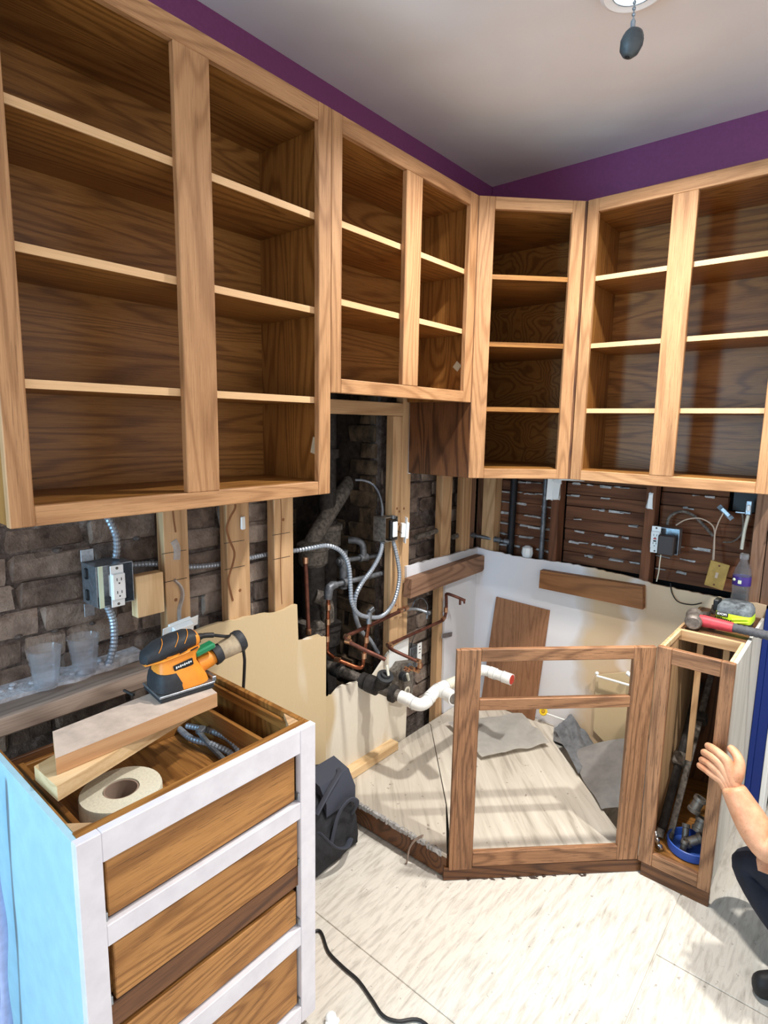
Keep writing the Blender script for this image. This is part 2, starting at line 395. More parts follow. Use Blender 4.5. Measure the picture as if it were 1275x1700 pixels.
for x0, x1, zo in ((.09, .402, .0), (.446, .836, .012), (.881, 1.143, .004)):
    for i in range(9):
        z = .915 + zo + i * .0572 + .052; x = x0
        while x < x1 - .03:
            ln = random.uniform(.02, .07)
            if random.random() < (.75 if x0 < .1 else .30): b.box((x, .074 + random.uniform(-.004, .006), z - random.uniform(.001, .008)), (min(x + ln, x1), .10, z + random.uniform(.001, .004)), .002, jit=.0035)
            x += ln * .8
part('plaster_keys', b, M_PLASTER, wall_right, kind='stuff')
b = MB()
for (x, z, sx, sz) in ((.425, 1.29, .02, .045), (.43, 1.345, .022, .02), (.86, 1.28, .012, .035), (.50, 1.355, .06, .012), (.395, 1.30, .012, .06)):
    b.box((x - sx, -.004, z - sz), (x + sx, .008, z + sz), .003, jit=.006)
part('plaster_scab', b, M_WPLAST, wall_right, kind='stuff')
top = ragged([(0.012, .945), (.28, .934), (.56, .946), (.78, .935), (.92, .918), (1.122, .914), (1.325, .914)], .003)
b = MB(); b.prism(top + [(1.325, .02), (0.012, .02)], 'y', -.012, 0); part('drywall_panel', b, M_RBOARD, wall_right, sharp=0)
# doorway at the right: blue casing, white trim, black panels standing in for the unlit hall
b = MB(); b.box((1.346, -.030, 0), (1.380, .12, 2.1), .002); b.box((1.3262, -.030, 0), (1.3458, .0, .90), .001); struct('trim_1', b, plain('blue_gloss', (16, 44, 120), .35))
b = MB(); b.box((1.381, -.034, 0), (1.398, .12, 2.1), .002); struct('trim_2', b, M_WPLAST)
b = MB(); b.box((1.40, .62, 0), (4.2, .66, 2.756), 0); b.box((1.362, .13, 0), (1.398, .62, 2.756), 0); struct('wall_hall_shade', b, M_VOID_SHADE)

# ================================================================ UPPER CABINETS
FT = .020
def face(t, Wd, H, stiles, rails, fm):
    for (x0, x1, z0, z1) in stiles:
        b = MB(); b.box((x0, 0, z0), (x1, FT, z1), .002); part('stile', b, wood(fm, 'z'), t, False)
    for (x0, x1, z0, z1) in rails:
        b = MB(); b.box((x0, .0006, z0), (x1, FT, z1), .002); part('rail', b, wood(fm, 'x'), t, False)
def upper(loc, rz, label, Wd, z0, z1, zo0, zo1, stiles, shelves, D, endp=(True, True), tapes=()):
    t = thing('upper_cabinet', label, 'cabinet', loc, rz); B = loc[2]
    H = z1 - B; lo, hi = zo0 - B, zo1 - B
    st = [(stiles[0][0], stiles[0][1], 0, H), (stiles[-1][0], stiles[-1][1], 0, H)] + [(a, c, lo, hi) for a, c in stiles[1:-1]]
    x0, x1 = stiles[0][1], stiles[-1][0]
    face(t, Wd, H, st, [(x0, x1, 0, lo), (x0, x1, hi, H)], 'sanded_oak')
    for k, xx in enumerate((0.001, Wd - .0165)):
        b = MB(); b.box((xx, FT, .004), (xx + .0155, D, H - .002), .001); part('side_panel', b, wood('varnished_oak', 'z'), t, False)
    b = MB(); b.box((.017, D - .007, .02), (Wd - .017, D - .001, H - .01), 0); part('back_panel', b, wood('varnished_oak', 'x'), t, False)
    b = MB(); b.box((.017, FT, lo - .016), (Wd - .017, D - .008, lo), .001); part('bottom_panel', b, wood('varnished_oak', 'x'), t, False)
    b = MB(); b.box((.017, FT, hi + .004), (Wd - .017, D - .008, hi + .016), .001); part('top_panel', b, wood('varnished_oak', 'x'), t, False)
    for s in shelves:
        b = MB(); b.box((.018, FT + .004, s - .018 - B), (Wd - .018, D - .009, s - B), .001); sh = part('shelf', b, wood('varnished_oak', 'x'), t, False)
        b = MB(); b.box((.018, FT + .0005, s - .018 - B), (Wd - .018, FT + .0036, s - B), 0); part('shelf_edging', b, wood('shelf_edge', 'x'), sh, False)
    for (x, y, z, sx, sz, rr) in tapes:
        b = MB(); b.obox((x, y, z - B), (.0012, sx, sz), Matrix.Rotation(rr, 3, 'X'), 0); part('tape_scrap', b, plain('masking_tape', (206, 200, 176), .7), t, False, label='pale scrap of masking tape')
    return t
SH = [2.183, 1.926, 1.670]
upper((.317, -2.288, 1.379), PI / 2, 'large oak upper cabinet at the far left, with three shelves and no doors', .871, 1.379, 2.466, 1.419, 2.418,
      [(0, .046), (.386, .477), (.822, .871)], SH, .312, tapes=[(.8535, .048, 1.523, .034, .050, .25)])
upper((.317, -1.416, 1.685), PI / 2, 'short oak upper cabinet over the open pipe chase, with two shelves', .788, 1.685, 2.466, 1.728, 2.418,
      [(0, .044), (.345, .432), (.734, .788)], [2.190, 1.967], .312, tapes=[(.7705, .060, 1.829, .030, .030, .7)])
upper((.626, -.329, 1.379), 0, 'oak upper cabinet on the right-hand wall, with wide centre stile and three shelves', .700, 1.379, 2.466, 1.419, 2.418,
      [(0, .043), (.309, .392), (.658, .700)], SH, .324)
# diagonal corner unit (pentagonal carcass)
t = thing('corner_upper_cabinet', 'tall narrow oak upper cabinet set diagonally across the corner', 'cabinet', (.317, -.628, 1.379), PI / 4)
Wd = .4405; H = 1.087; lo, hi = .040, 1.042
face(t, Wd, H, [(.002, .066, 0, H), (Wd - .066, Wd - .002, 0, H)], [(.066, Wd - .066, 0, lo), (.066, Wd - .066, hi, H)], 'sanded_oak')
penta = [(.317, -.626), (.622, -.331), (.622, -.008), (.006, -.008), (.006, -.626)]
ipenta = [(.330, -.600), (.600, -.330), (.606, -.016), (.016, -.016), (.016, -.612)]
def shrink(p, d): return p
for nm, z, th, mm in (('bottom_panel', 1.403, .016, 'varnished_oak'), ('top_panel', 2.424, .014, 'varnished_oak')):
    b = MB(); b.prism(ipenta, 'z', z, z + th); part(nm, b, wood(mm, 'x'), t)
for s in SH:
    b = MB(); b.prism(ipenta, 'z', s - .018, s); sh = part('shelf', b, wood('varnished_oak', 'x'), t)
    q = 1 / math.sqrt(2); b = MB(); b.box((.022, .0212, s - .018 - 1.379), (Wd - .022, .0255, s - 1.379), 0); part('shelf_edging', b, wood('shelf_edge', 'x'), sh, False)
for p0, p1 in (((.006, -.628), (.317, -.612)), ((.608, -.329), (.624, -.010))):
    b = MB(); b.box((p0[0], p0[1], 1.380), (p1[0], p1[1], 2.464), .001); part('side_panel', b, wood('dark_oak', 'z'), t)
b = MB(); b.box((.006, -.612, 1.39), (.014, -.012, 2.46), 0); part('back_panel', b, wood('varnished_oak', 'y'), t)
b = MB(); b.box((.014, -.014, 1.39), (.608, -.006, 2.46), 0); part('back_panel', b, wood('varnished_oak', 'x'), t)

# ================================================================ SINK BASE AND NARROW BASE
t = thing('sink_base', 'open oak sink base face frame set diagonally across the corner, no doors', 'cabinet', (.613, -1.103, 0), PI / 4)
Wd = .6725
BO = 'base_oak'
face(t, Wd, .86, [(0, .071, .045, .860), (.600, .679, .055, .860)], [(.071, .600, .817, .860), (.071, .600, .643, .683), (.071, .600, .055, .111)], BO)
b = MB(); b.box((-.012, -.001, .046), (.0, .019, .858), .001); part('edge_strip', b, wood(BO, 'z'), t, False)
b = MB(); b.box((-.030, .002, .006), (.70, .020, .054), .001); part('toe_kick', b, wood('dark_oak', 'x'), t, False)
b = MB(); b.box((.03, -1.112, .012), (.592, -1.096, .093), .001); part('toe_kick', b, wood('dark_oak', 'x'), t)
def m_deck():
    tt = NT('grey_deck'); v = tt.coord((1, 1, 1), False, (0, 0, math.radians(-40))); mp = v.node; mp.inputs['Scale'].default_value = (30, 2.5, 1)
    st = tt.noise(v, 1, 4, .6, .5); v2 = tt.coord((1, 1, 1), False); sp = tt.noise(v2, 40, 2)
    col = tt.ramp(st, [(.25, (148, 139, 125)), (.45, (190, 181, 167)), (.7, (206, 198, 184))])
    col = tt.mix(tt.math('MULTIPLY', tt.math('GREATER_THAN', sp, .72), .6), col, lin((110, 96, 84))); tt.bump(st, .2, .004); return tt.out(col, .7, 0, .3)
M_DECK = m_deck()
deckL = [(.016, -1.110), (.598, -1.118), (.44, -.893), (.030, -.43), (.016, -.43)]
deckR = [(.604, -1.100), (1.080, -.625), (1.02, -.600), (.56, -.16), (.50, -.016), (.016, -.016), (.016, -.424), (.033, -.428), (.446, -.893)]
b = MB(); b.prism(deckL, 'z', .094, .106); part('deck_panel', b, M_DECK, t, sharp=0)
b = MB(); b.prism(deckR, 'z', .094, .106); part('deck_panel', b, M_DECK, t, sharp=0)
b = MB()
for k in range(40):
    f = k / 40; b.box((.03 + .55 * f, -1.122, .092 + random.uniform(-.003, .002)), (.03 + .55 * (f + random.uniform(.01, .03)), -1.108, .107), .001, jit=.002)
part('splintered_edge', b, M_PLASTER, t)

t = thing('narrow_base_cabinet', 'narrow open-topped oak base cabinet with white side at the right', 'cabinet', (1.090, -.628, 0), 0)
Wn = .2345
face(t, Wn, .866, [(0.004, .050, .056, .866), (.196, Wn, .056, .866)], [(.050, .196, .812, .866), (.050, .196, .056, .105)], BO)
b = MB(); b.box((.016, .002, .004), (Wn, .020, .055), .001); part('toe_kick', b, wood('dark_oak', 'x'), t, False)
M_CREAM = wood('pine', 'z')
b = MB(); b.box((.006, .021, .09), (.016, .60, .864), .001); part('side_panel', b, wood('stud', 'z'), t, False)
def m_whiteside():
    tt = NT('worn_white_side'); v = tt.coord((3, 3, .35), False); n = tt.noise(v, 2.6, 4, .6)
    return tt.out(tt.ramp(n, [(.3, (170, 166, 156)), (.55, (206, 203, 194)), (.75, (184, 178, 166))]), .6)
b = MB(); b.box((Wn - .010, .021, .07), (Wn, .612, .864), .001); b.box((Wn, .021, .10), (Wn + .003, .29, .864), 0); part('side_panel', b, m_whiteside(), t, False, label='worn white side panel')
b = MB(); b.box((.017, .021, .088), (Wn - .011, .606, .103), .001); part('bottom_panel', b, wood('varnished_oak', 'x'), t, False)
b = MB(); b.box((.017, .598, .104), (Wn - .011, .606, .84), 0); part('back_panel', b, wood('dark_oak', 'z'), t, False)
b = MB(); b.box((.017, .235, .826), (Wn - .011, .252, .864), .001); part('back_rail', b, wood('stud', 'x'), t, False)
for xx, zb_ in ((.076, .36), (.160, .62)):
    b = MB(); b.box((xx, .253, zb_), (xx + .020, .266, .850), .001); part('slat', b, wood('stud', 'z'), t, False)
b = MB(); b.box((.017, .267, .846), (Wn - .011, .606, .862), .001); part('top_board', b, wood('dark_oak', 'x'), t, False)
for a_, c_ in ((.016, .024), (Wn - .020, Wn - .0105)): b = MB(); b.box((a_, .022, .846), (c_, .234, .866), .001); part('top_cleat', b, M_CREAM, t, False)

# ================================================================ DRAWER BASE
DY, DW = -2.316, .5625
t = thing('drawer_base_cabinet', 'white painted drawer cabinet without worktop, four bare oak drawers, at lower left', 'cabinet', (.611, DY, 0), PI / 2)
def m_lav():
    tt = NT('white_primer'); v = tt.coord((1, 1, 1)); n = tt.noise(v, 18, 4, .6)
    tt.bump(n, .15, .003); return tt.out(tt.ramp(n, [(.3, (208, 205, 212)), (.7, (222, 220, 226))]), .55)
M_LAV = m_lav(); M_SIDE = plain('blue_lit_white', (168, 206, 222), .5, 0, .05, .1, 20)  # white cabinet side with the blue window daylight painted into its colour
x0, x1 = .044, DW - .049
for (a, c, z0, z1) in ((0, x0, .046, .866), (x1, DW, .046, .866)):
    b = MB(); b.box((a, 0, z0), (c, FT, z1), .0015); part('stile', b, M_LAV, t, False)
for z0, z1 in ((.806, .866), (.633, .677), (.279, .331), (.046, .097)):
    b = MB(); b.box((x0, .0006, z0), (x1, FT, z1), .0015); part('rail', b, M_LAV, t, False)
b = MB(); b.box((x0 - .02, .012, .443), (x1 + .02, .03, .500), .0015); part('rail', b, wood('dark_oak', 'x'), t, False, label='bare dark oak rail')
b = MB(); b.box((.0, FT, .046), (.013, .500, .864), .001); part('side_panel', b, M_SIDE, t, False, label='white side panel tinted with blue window light')
b = MB(); b.box((DW - .016, FT, .046), (DW - .001, .500, .864), .001); part('side_panel', b, wood('varnished_oak', 'z'), t, False)
b = MB(); b.box((.013, .488, .05), (DW - .016, .498, .80), .001); part('back_panel', b, wood('dark_oak', 'x'), t, False)
b = MB(); b.box((.010, FT, .836), (DW - .012, .040, .8655), .001); part('top_rail', b, wood('varnished_oak', 'x'), t, False)
for a, c in ((.013, .024), (DW - .030, DW - .017)):
    b = MB(); b.box((a, .041, .826), (c, .486, .850), .001); part('cleat', b, wood('varnished_oak', 'y'), t, False)
b = MB(); b.prism([(DW - .05, .041), (DW - .017, .041), (DW - .017, .10)], 'z', .80, .862); part('corner_block', b, wood('stud', 'z'), t, False)
b = MB(); b.prism([(.013, .041), (.046, .041), (.013, .074)], 'z', .838, .8655); part('corner_block', b, wood('stud', 'x'), t, False)
b = MB(); b.box((.02, .06, .0), (DW - .02, .075, .045), .001); part('toe_kick', b, wood('dark_oak', 'x'), t, False)
for z0, z1, px_, yy in ((.684, .802, .0, .010), (.506, .628, .004, .006), (.337, .430, .006, .012), (.104, .272, .006, .010)):
    b = MB(); b.box((x0 + .008 + px_, yy, z0), (x1 - .006 - (px_ == 0) * .004, yy + .016, z1), .002); d = part('drawer', b, wood('drawer_oak', 'x'), t, False)
    for xx in (x0 + .010, x1 - .022):
        b = MB(); b.box((xx, yy + .017, z0 + .004), (xx + .012, .46, z1 - .006 if z0 < .6 else .800), .001); part('drawer_side', b, wood('varnished_oak', 'y'), d, False)
    b = MB(); b.box((x0 + .022, .45, z0 + .004), (x1 - .022, .462, z1 - .006), .001); part('drawer_back', b, wood('varnished_oak', 'x'), d, False)
    b = MB(); b.box((x0 + .022, yy + .017, z0 + .020), (x1 - .022, .449, z0 + .028), 0); part('drawer_bottom', b, wood('varnished_oak', 'y'), d, False)
    for xx in (x0 + .001, x1 - .005):
        b = MB(); b.box((xx, .004, z0 - .002), (xx + .004, .03, z0 + .016), .001); part('drawer_slide', b, M_STEEL, d, False, label='small metal slide end')

M_GLUE = plain('old_glue', (128, 84, 50), .5); M_SMEAR = plain('grey_smear', (176, 168, 162), .85, 0, .1, .3, 60)
def on_wall(nm, pts, r, mat): b = MB(); b.tube(smooth(pts, 5), r, 6, True, .35); return part(nm, b, mat, wall_left)
on_wall('glue_line', [(.001, -1.557, 1.36), (.001, -1.542, 1.318), (.001, -1.562, 1.285), (.001, -1.578, 1.25), (.001, -1.568, 1.21), (.001, -1.55, 1.165), (.001, -1.556, 1.13), (.001, -1.575, 1.08), (.001, -1.57, 1.04), (.001, -1.56, 1.0)], .004, M_GLUE)
on_wall('glue_line', [(.001, -1.765, 1.34), (.001, -1.763, 1.30), (.001, -1.758, 1.26)], .003, M_GLUE)
on_wall('glue_line', [(.001, -1.352, 1.34), (.001, -1.349, 1.24), (.001, -1.354, 1.12), (.001, -1.353, 1.0), (.001, -1.35, .94)], .0016, M_GLUE)
on_wall('mortar_smear', [(.001, -1.77, 1.115), (.001, -1.75, 1.09), (.001, -1.745, 1.06), (.001, -1.757, 1.02), (.001, -1.758, .98)], .013, M_SMEAR)
on_wall('mortar_smear', [(.001, -1.766, 1.235), (.001, -1.756, 1.21), (.001, -1.758, 1.175)], .012, M_SMEAR)
for y in (-1.765, -1.549, -1.35):
    for z in (1.20, 1.112):
        b = MB(); b.box((.0, y - .040, z - .0008), (.0009, y + .040, z + .0008), 0); part('pencil_mark', b, M_IRON, wall_left)
for y, z in ((-.695, 1.225), (-.678, 1.21), (-.682, 1.155), (-.645, 1.22), (-.69, .78), (-1.53, 1.03), (-1.34, 1.25), (-1.765, 1.05)):
    b = MB(); b.lathe([(.006, 0), (.005, .0012), (0, .0014)], (.0, y, z), 8, (1, 0, 0)); part('knot', b, M_GLUE, wall_left)
# ================================================================ LUMBER AND LOOSE BOARDS
b = MB(); b.box((.006, -2.95, .852), (.100, -1.822, .896), .004, jit=.002)
solo('ledge_beam', b, wood('grey_plank', 'y'), 'dusty grey beam along the brick wall behind the drawer cabinet, holding two cups', 'beam')
b = MB(); b.prism([(-.655, .816), (-.645, .902), (-.03, .914), (-.004, .896), (-.006, .840), (-.026, .826)], 'x', .014, .056)
solo('timber_block', b, wood('weathered', 'y'), 'long weathered timber fixed to the left wall over the white board', 'timber')
b = MB(); b.prism([(.390, .806), (.392, .896), (.872, .909), (.880, .806)], 'y', -.050, -.0125)
solo('timber_block', b, wood('brown_block', 'x'), 'brown timber block fixed flat on the white right-hand wallboard', 'timber')
b = MB(); b.box((.002, -1.905, 1.034), (.036, -1.822, 1.156), .002)
solo('timber_block', b, wood('pine', 'z'), 'short pale pine block between the left metal outlet box and the stud', 'timber')
b = MB(); b.box((-.034, -1.085, .1065), (.056, -.715, .146), .003)
solo('timber_block', b, wood('pine', 'y'), 'pale pine offcut lying on the cabinet floor against the drywall', 'timber')
b = MB(); b.quadslab([(.142, -.022, .701), (.440, -.022, .694), (.404, -.045, .108), (.094, -.045, .112)], (0, -1, 0), .010)
solo('plywood_board', b, wood('plywood', 'z'), 'brown plywood sheet leaning in the corner behind the sink base', 'board')
b = MB(); b.quadslab([(.291, -2.231, .922), (.404, -2.267, .922), (.396, -1.888, .922), (.268, -1.868, .922)], (0, 0, 1), .036)
ub = solo('wooden_board', b, [wood('board', 'y'), plain('dusty_lit_top', (206, 186, 170), .85, 0, .12, .1, 25)], 'upper wooden board laid across the open drawer, carrying the orange sander', 'board')  # paler top face: sanding dust, with the lamplight from above painted in
for f in ub.data.polygons: f.material_index = 1 if f.normal.z > .7 else 0
b = MB(); b.quadslab([(0.336, -2.285, 0.885), (0.442, -2.281, 0.885), (0.323, -1.852, 0.885), (0.215, -1.882, 0.885)], (0, 0, 1), .032)
solo('wooden_board', b, wood('pine', 'y'), 'lower wooden board sticking out beneath the sanded board', 'board')

# ================================================================ TAPE ROLL, CUPS
M_TAPE = plain('paper_tape', (222, 216, 194), .8, 0, .08, .15, 200)
t = thing('tape_roll', 'fat roll of cream paper drywall tape inside the top drawer', 'tape', (.420, -2.148, .714))
b = MB(); b.lathe([(.036, 0), (.083, 0), (.0835, .004), (.0835, .086), (.082, .090), (.037, .090)], (.420, -2.148, .714), 40, cap=False, closed=True); part('tape_winding', b, M_TAPE, t)
b = MB(); b.lathe([(.0325, .001), (.0355, .001), (.0355, .088), (.0325, .088)], (.420, -2.148, .714), 32, cap=False, closed=True); part('cardboard_core', b, plain('grey_card', (150, 128, 112), .9), t)
M_CUP = glassy('clear_plastic', (246, 249, 255), .08, .5, 1.2)
def cup(c, lab):
    prof = [(r_ * 1.14, z_ * 1.22) for r_, z_ in ((0.0, .002), (.021, .002), (.0225, .0), (.0235, .002), (.0245, .014), (.0265, .018), (.034, .082), (.0365, .084), (.0365, .0865), (.0335, .0865), (.0315, .082), (.0255, .02), (.0235, .0165), (.022, .004), (.0, .004))]
    b = MB(); b.lathe(prof, c, 32, cap=False)
    for k in range(3): b.lathe([(.0330 + k * .0023, .049 + k * .0195), (.0342 + k * .0023, .050 + k * .0195), (.0330 + k * .0023, .051 + k * .0195)], c, 32, cap=False)
    solo('tumbler', b, M_CUP, lab, 'cup', 'clear cups on the ledge beam')
cup((0.012, -2.143, 0.904), 'clear plastic cup on the ledge beam, the one nearer the camera at left')
cup((-0.001, -2.041, 0.904), 'clear plastic cup on the ledge beam, the one nearer the outlet conduit')

# ================================================================ PALM SANDER
SO = Vector((.305, -1.938, .923)); SR = Matrix.Rotation(math.radians(-7), 3, 'Z')
def sp(x, y, z): return SO + SR @ Vector((x, y, z))
M_OR = plain('orange_plastic', (240, 148, 48), .45, 0, .06, .05, 40)
t = thing('palm_sander', 'orange and black electric palm sander on the sanded board', 'sander', SO)
b = MB(); b.obox(sp(0, 0, .005), (.108, .138, .010), SR, .002); part('sanding_pad', b, M_DARK, t)
b = MB(); b.obox(sp(0, 0, .014), (.110, .142, .006), SR, .001); b.obox(sp(0, .074, .018), (.09, .010, .014), SR, .001); part('paper_clamp', b, M_STEEL, t)
def loft(secs, n=20, e=2.6):
    rs = []
    for (y, zc, hw, hh) in secs:
        ring = []
        for k in range(n):
            a = 2 * PI * k / n; cx, cz = math.cos(a), math.sin(a)
            ring.append(sp(hw * math.copysign(abs(cx) ** (2 / e), cx), y, zc + hh * math.copysign(abs(cz) ** (2 / e), cz)))
        rs.append(ring)
    return MB().rings(rs)
def loftz(secs, n=24, e=3.2):
    rs = []
    for (z, y, hw, hl) in secs:
        rs.append([sp(hw * math.copysign(abs(math.cos(2 * PI * k / n)) ** (2 / e), math.cos(2 * PI * k / n)), y + hl * math.copysign(abs(math.sin(2 * PI * k / n)) ** (2 / e), math.sin(2 * PI * k / n)), z) for k in range(n)])
    return MB().rings(rs)
b = loftz([(.018, 0, .053, .068), (.030, -.002, .053, .066), (.052, -.006, .048, .058), (.074, -.010, .040, .050), (.092, -.008, .036, .050), (.104, -.004, .036, .056)]); part('body', b, M_OR, t)
b = loftz([(.019, -.030, .0545, .0405), (.036, -.033, .0545, .037), (.052, -.036, .050, .031), (.062, -.036, .045, .026)]); part('dark_skirt', b, M_DARK, t, label='dark grey front skirt')
b = loft([(-.092, .098, .010, .008), (-.085, .102, .026, .016), (-.055, .112, .036, .023), (-.015, .121, .037, .024), (.020, .127, .034, .022), (.040, .126, .028, .019)]); part('grip', b, M_DARK, t, label='charcoal rubber palm grip')
b = loft([(-.088, .090, .022, .004), (-.050, .096, .0385, .005), (.0, .103, .0395, .005), (.040, .108, .033, .005)]); part('grip_trim', b, M_OR, t)
b = loft([(.036, .126, .0295, .0195), (.044, .124, .0285, .0185), (.050, .122, .020, .012)]); part('grip_cap', b, M_OR, t)
b = MB()
for k in range(3): b.obox(sp(.0385, -.03 + k * .028, .110), (.002, .020, .003), SR @ Matrix.Rotation(.25, 3, 'X'), 0)
part('vent_slots', b, M_BLACK, t)
for y0 in (-.050, -.010, .014):
    b = MB(); b.tube(smooth([sp(.0375, y0 - .012, .121 + (y0 + .05) * .12), sp(.033, y0 - .004, .131 + (y0 + .05) * .16), sp(.020, y0 + .004, .1375 + (y0 + .05) * .16), sp(.0, y0 + .010, .1405 + (y0 + .05) * .16)], 4), .0008, 6); part('grip_seam', b, M_OR, t)
b = MB(); b.obox(sp(.0405, -.004, .076), (.003, .050, .018), SR @ Matrix.Rotation(.18, 3, 'X'), .001); lp = part('name_plate', b, M_BLACK, t)
b = MB()
for k in range(8): b.obox(sp(.0422, -.022 + k * .0052, .0745 + k * .0009), (.0006, .0034, .006 - .002 * (k % 2)), SR, 0)
part('plate_lettering', b, M_WPLAST, lp)
b = MB(); b.tube([sp(.0, .050, .048), sp(.0, .085, .056), sp(.0, .098, .060)], [.024, .021, .019], 16); part('dust_outlet', b, M_OR, t)
b = MB(); b.tube([sp(0, .094, .060), sp(0, .104, .063), sp(0, .120, .068)], [.027, .027, .022], 16); part('canister_collar', b, M_DARK, t)
b = MB(); b.tube([sp(0, .114, .067), sp(0, .130, .071), sp(0, .168, .081)], [.024, .026, .029], 18); part('dust_canister', b, plain('smoky_plastic', (186, 168, 140), .25, 0, .15, 0, 60), t)
b = MB(); b.tube([sp(0, .160, .080), sp(0, .170, .083), sp(0, .180, .086), sp(0, .184, .087)], [.0305, .031, .027, .014], 18); part('canister_cap', b, M_DARK, t)
b = MB(); b.obox(sp(.012, .062, .092), (.030, .056, .016), SR @ Matrix.Rotation(.25, 3, 'X'), .004); part('switch_tab', b, plain('green_plastic', (30, 128, 84), .4), t)
b = MB(); b.tube(smooth([sp(0, .048, .122), sp(-.004, .075, .120), sp(-.005, .098, .115)], 4), [.009] * 3 + [.007] * 6, 10); part('cord_sleeve', b, M_BLACK, t)
b = MB(); b.tube(smooth([sp(-.005, .098, .115), sp(.005, .128, .107), (.300, -1.752, 1.005), (.310, -1.743, .955), (.306, -1.742, .880), (.26, -1.735, .55), (.26, -1.725, .20), (.30, -1.725, .02), (.34, -1.72, .0105)], 7), .0045, 8); part('power_cord', b, M_BLACK, t)

# ================================================================ ELECTRICAL, LEFT WALL
def conduit(pts, r, lab, step=.0055, k=6, grp=None, mat=None, name='flexible_conduit', n=10):
    P = even(smooth(pts, k), step)
    b = MB(); b.tube(P, [r * (1.0 if i % 2 else .80) for i in range(len(P))], n); return solo(name, b, mat or M_CONDUIT, lab, 'conduit', grp, sharp=.28)
def receptacle(parent, M_, nm='receptacle'):
    """decorator outlet in a local frame: face +Z, long axis Y, 33 x 105 mm"""
    def P(x, y, z): return M_ @ Vector((x, y, z))
    R3 = M_.to_3x3()
    b = MB(); b.obox(P(0, 0, 0), (.036, .116, .003), R3, .0008); st = part('yoke', b, M_WPLAST, parent)
    for s in (-1, 1):
        b = MB(); b.lathe([(.004, 0), (.004, .001), (0, .0016)], P(0, s * .050, .0015), 8, R3 @ Vector((0, 0, 1))); part('yoke_screw', b, M_IRONG, parent)
    b = MB(); b.obox(P(0, 0, .006), (.035, .072, .012), R3, .002); b.obox(P(0, 0, -.012), (.030, .062, .020), R3, .002); part('socket_face', b, M_WPLAST, parent)
    for s in (-1, 1):
        for dx in (-.006, .006):
            b = MB(); b.obox(P(dx, s * .018 + .003, .0122), (.002, .008, .0008), R3, 0); part('socket_slot', b, M_BLACK, parent)
        b = MB(); b.obox(P(0, s * .018 - .008, .0122), (.004, .004, .0008), R3, 0); part('socket_slot', b, M_BLACK, parent)
def frame(o, x, y):
    x = Vector(x).normalized(); y = Vector(y).normalized(); z = x.cross(y).normalized(); y = z.cross(x)
    m = Matrix((x, y, z)).transposed().to_4x4(); m.translation = Vector(o); return m
def box_open(parent, c, size, open_axis_m, th=.0018, name='metal_box', mat=None):
    sx, sy, sz = size; m = open_axis_m; R3 = m.to_3x3(); b = MB()
    for cc, ss in (((0, 0, -sz / 2), (sx, sy, th)), ((sx / 2, 0, 0), (th, sy, sz)), ((-sx / 2, 0, 0), (th, sy, sz)), ((0, sy / 2, 0), (sx, th, sz)), ((0, -sy / 2, 0), (sx, th, sz))):
        b.obox(m @ Vector(cc), ss, R3, 0)
    return part(name, b, mat or M_STEEL, parent)
t = thing('outlet_box', 'deep grey metal box with a white double socket on the bare brick at left', 'outlet', (-.01, -1.96, 1.085))
m = frame((-.010, -1.962, 1.146), (0, 1, 0), (0, 0, 1)); box_open(t, None, (.100, .112, .088), m)
b = MB()
for (dy, dz, ln) in ((-.0515, .03, .03), (-.0515, -.03, .03)): b.box((-.03, -1.962 + dy - .001, 1.146 + dz - ln / 2), (-.012, -1.962 + dy + .0005, 1.146 + dz + ln / 2), .004)
part('knockout', b, M_BLACK, t)
b = MB(); b.box((-.040, -2.020, 1.206), (-.036, -1.985, 1.240), .001); part('mounting_ear', b, M_STEEL, t)
b = MB(); b.box((-.038, -2.020, 1.050), (-.034, -1.992, 1.088), .001); part('mounting_ear', b, M_STEEL, t)
b = MB(); b.box((.036, -2.008, 1.088), (.039, -1.996, 1.204), 0); part('face_flange', b, plain('cream_edge', (206, 216, 190), .4), t)
receptacle(t, frame((.046, -1.962, 1.144), (0, 1, 0), (0, 0, 1)))
conduit([(-.045, -1.985, 1.42), (-0.030, -1.932, 1.294), (-0.020, -1.927, 1.243), (-.015, -1.935, 1.206)], .0105, 'ribbed steel conduit entering the top of the left outlet box')
conduit([(.0, -1.975, 1.089), (-0.010, -1.954, 1.030), (-0.010, -1.956, 0.959), (-.014, -1.972, .902)], .0115, 'ribbed steel conduit dropping from the left outlet box to the ledge beam')
conduit([(-.056, -1.908, 1.172), (-.058, -1.80, 1.160), (-.058, -1.70, 1.132), (-.058, -1.58, 1.118), (-.058, -1.45, 1.118), (-.060, -1.368, 1.118), (-.050, -1.31, 1.121), (-0.030, -1.253, 1.119), (0.000, -1.211, 1.126), (0.030, -1.145, 1.130), (0.040, -1.080, 1.095), (0.050, -1.052, 1.036), (0.055, -1.046, 0.950), (0.060, -1.043, 0.889), (0.060, -1.004, 0.832), (0.060, -0.929, 0.798), (0.060, -0.852, 0.786), (0.055, -0.778, 0.819), (0.050, -0.737, 0.885), (0.040, -0.718, 0.947), (0.020, -0.717, 1.026), (0.000, -0.720, 1.091)], .0095, 'long grey conduit running behind the studs and looping below the pipe chase switch', .0055, 6)
conduit([(-0.010, -0.774, 1.097), (0.010, -0.816, 1.040), (0.020, -0.877, 0.987), (0.030, -0.944, 0.950), (0.030, -0.983, 0.907), (0.020, -0.986, 0.854), (-0.000, -0.949, 0.775), (-0.040, -0.874, 0.697), (-0.060, -0.795, 0.631), (-0.060, -0.735, 0.547)], .010, 'ribbed conduit hanging from the chase switch box behind the conduit loop')
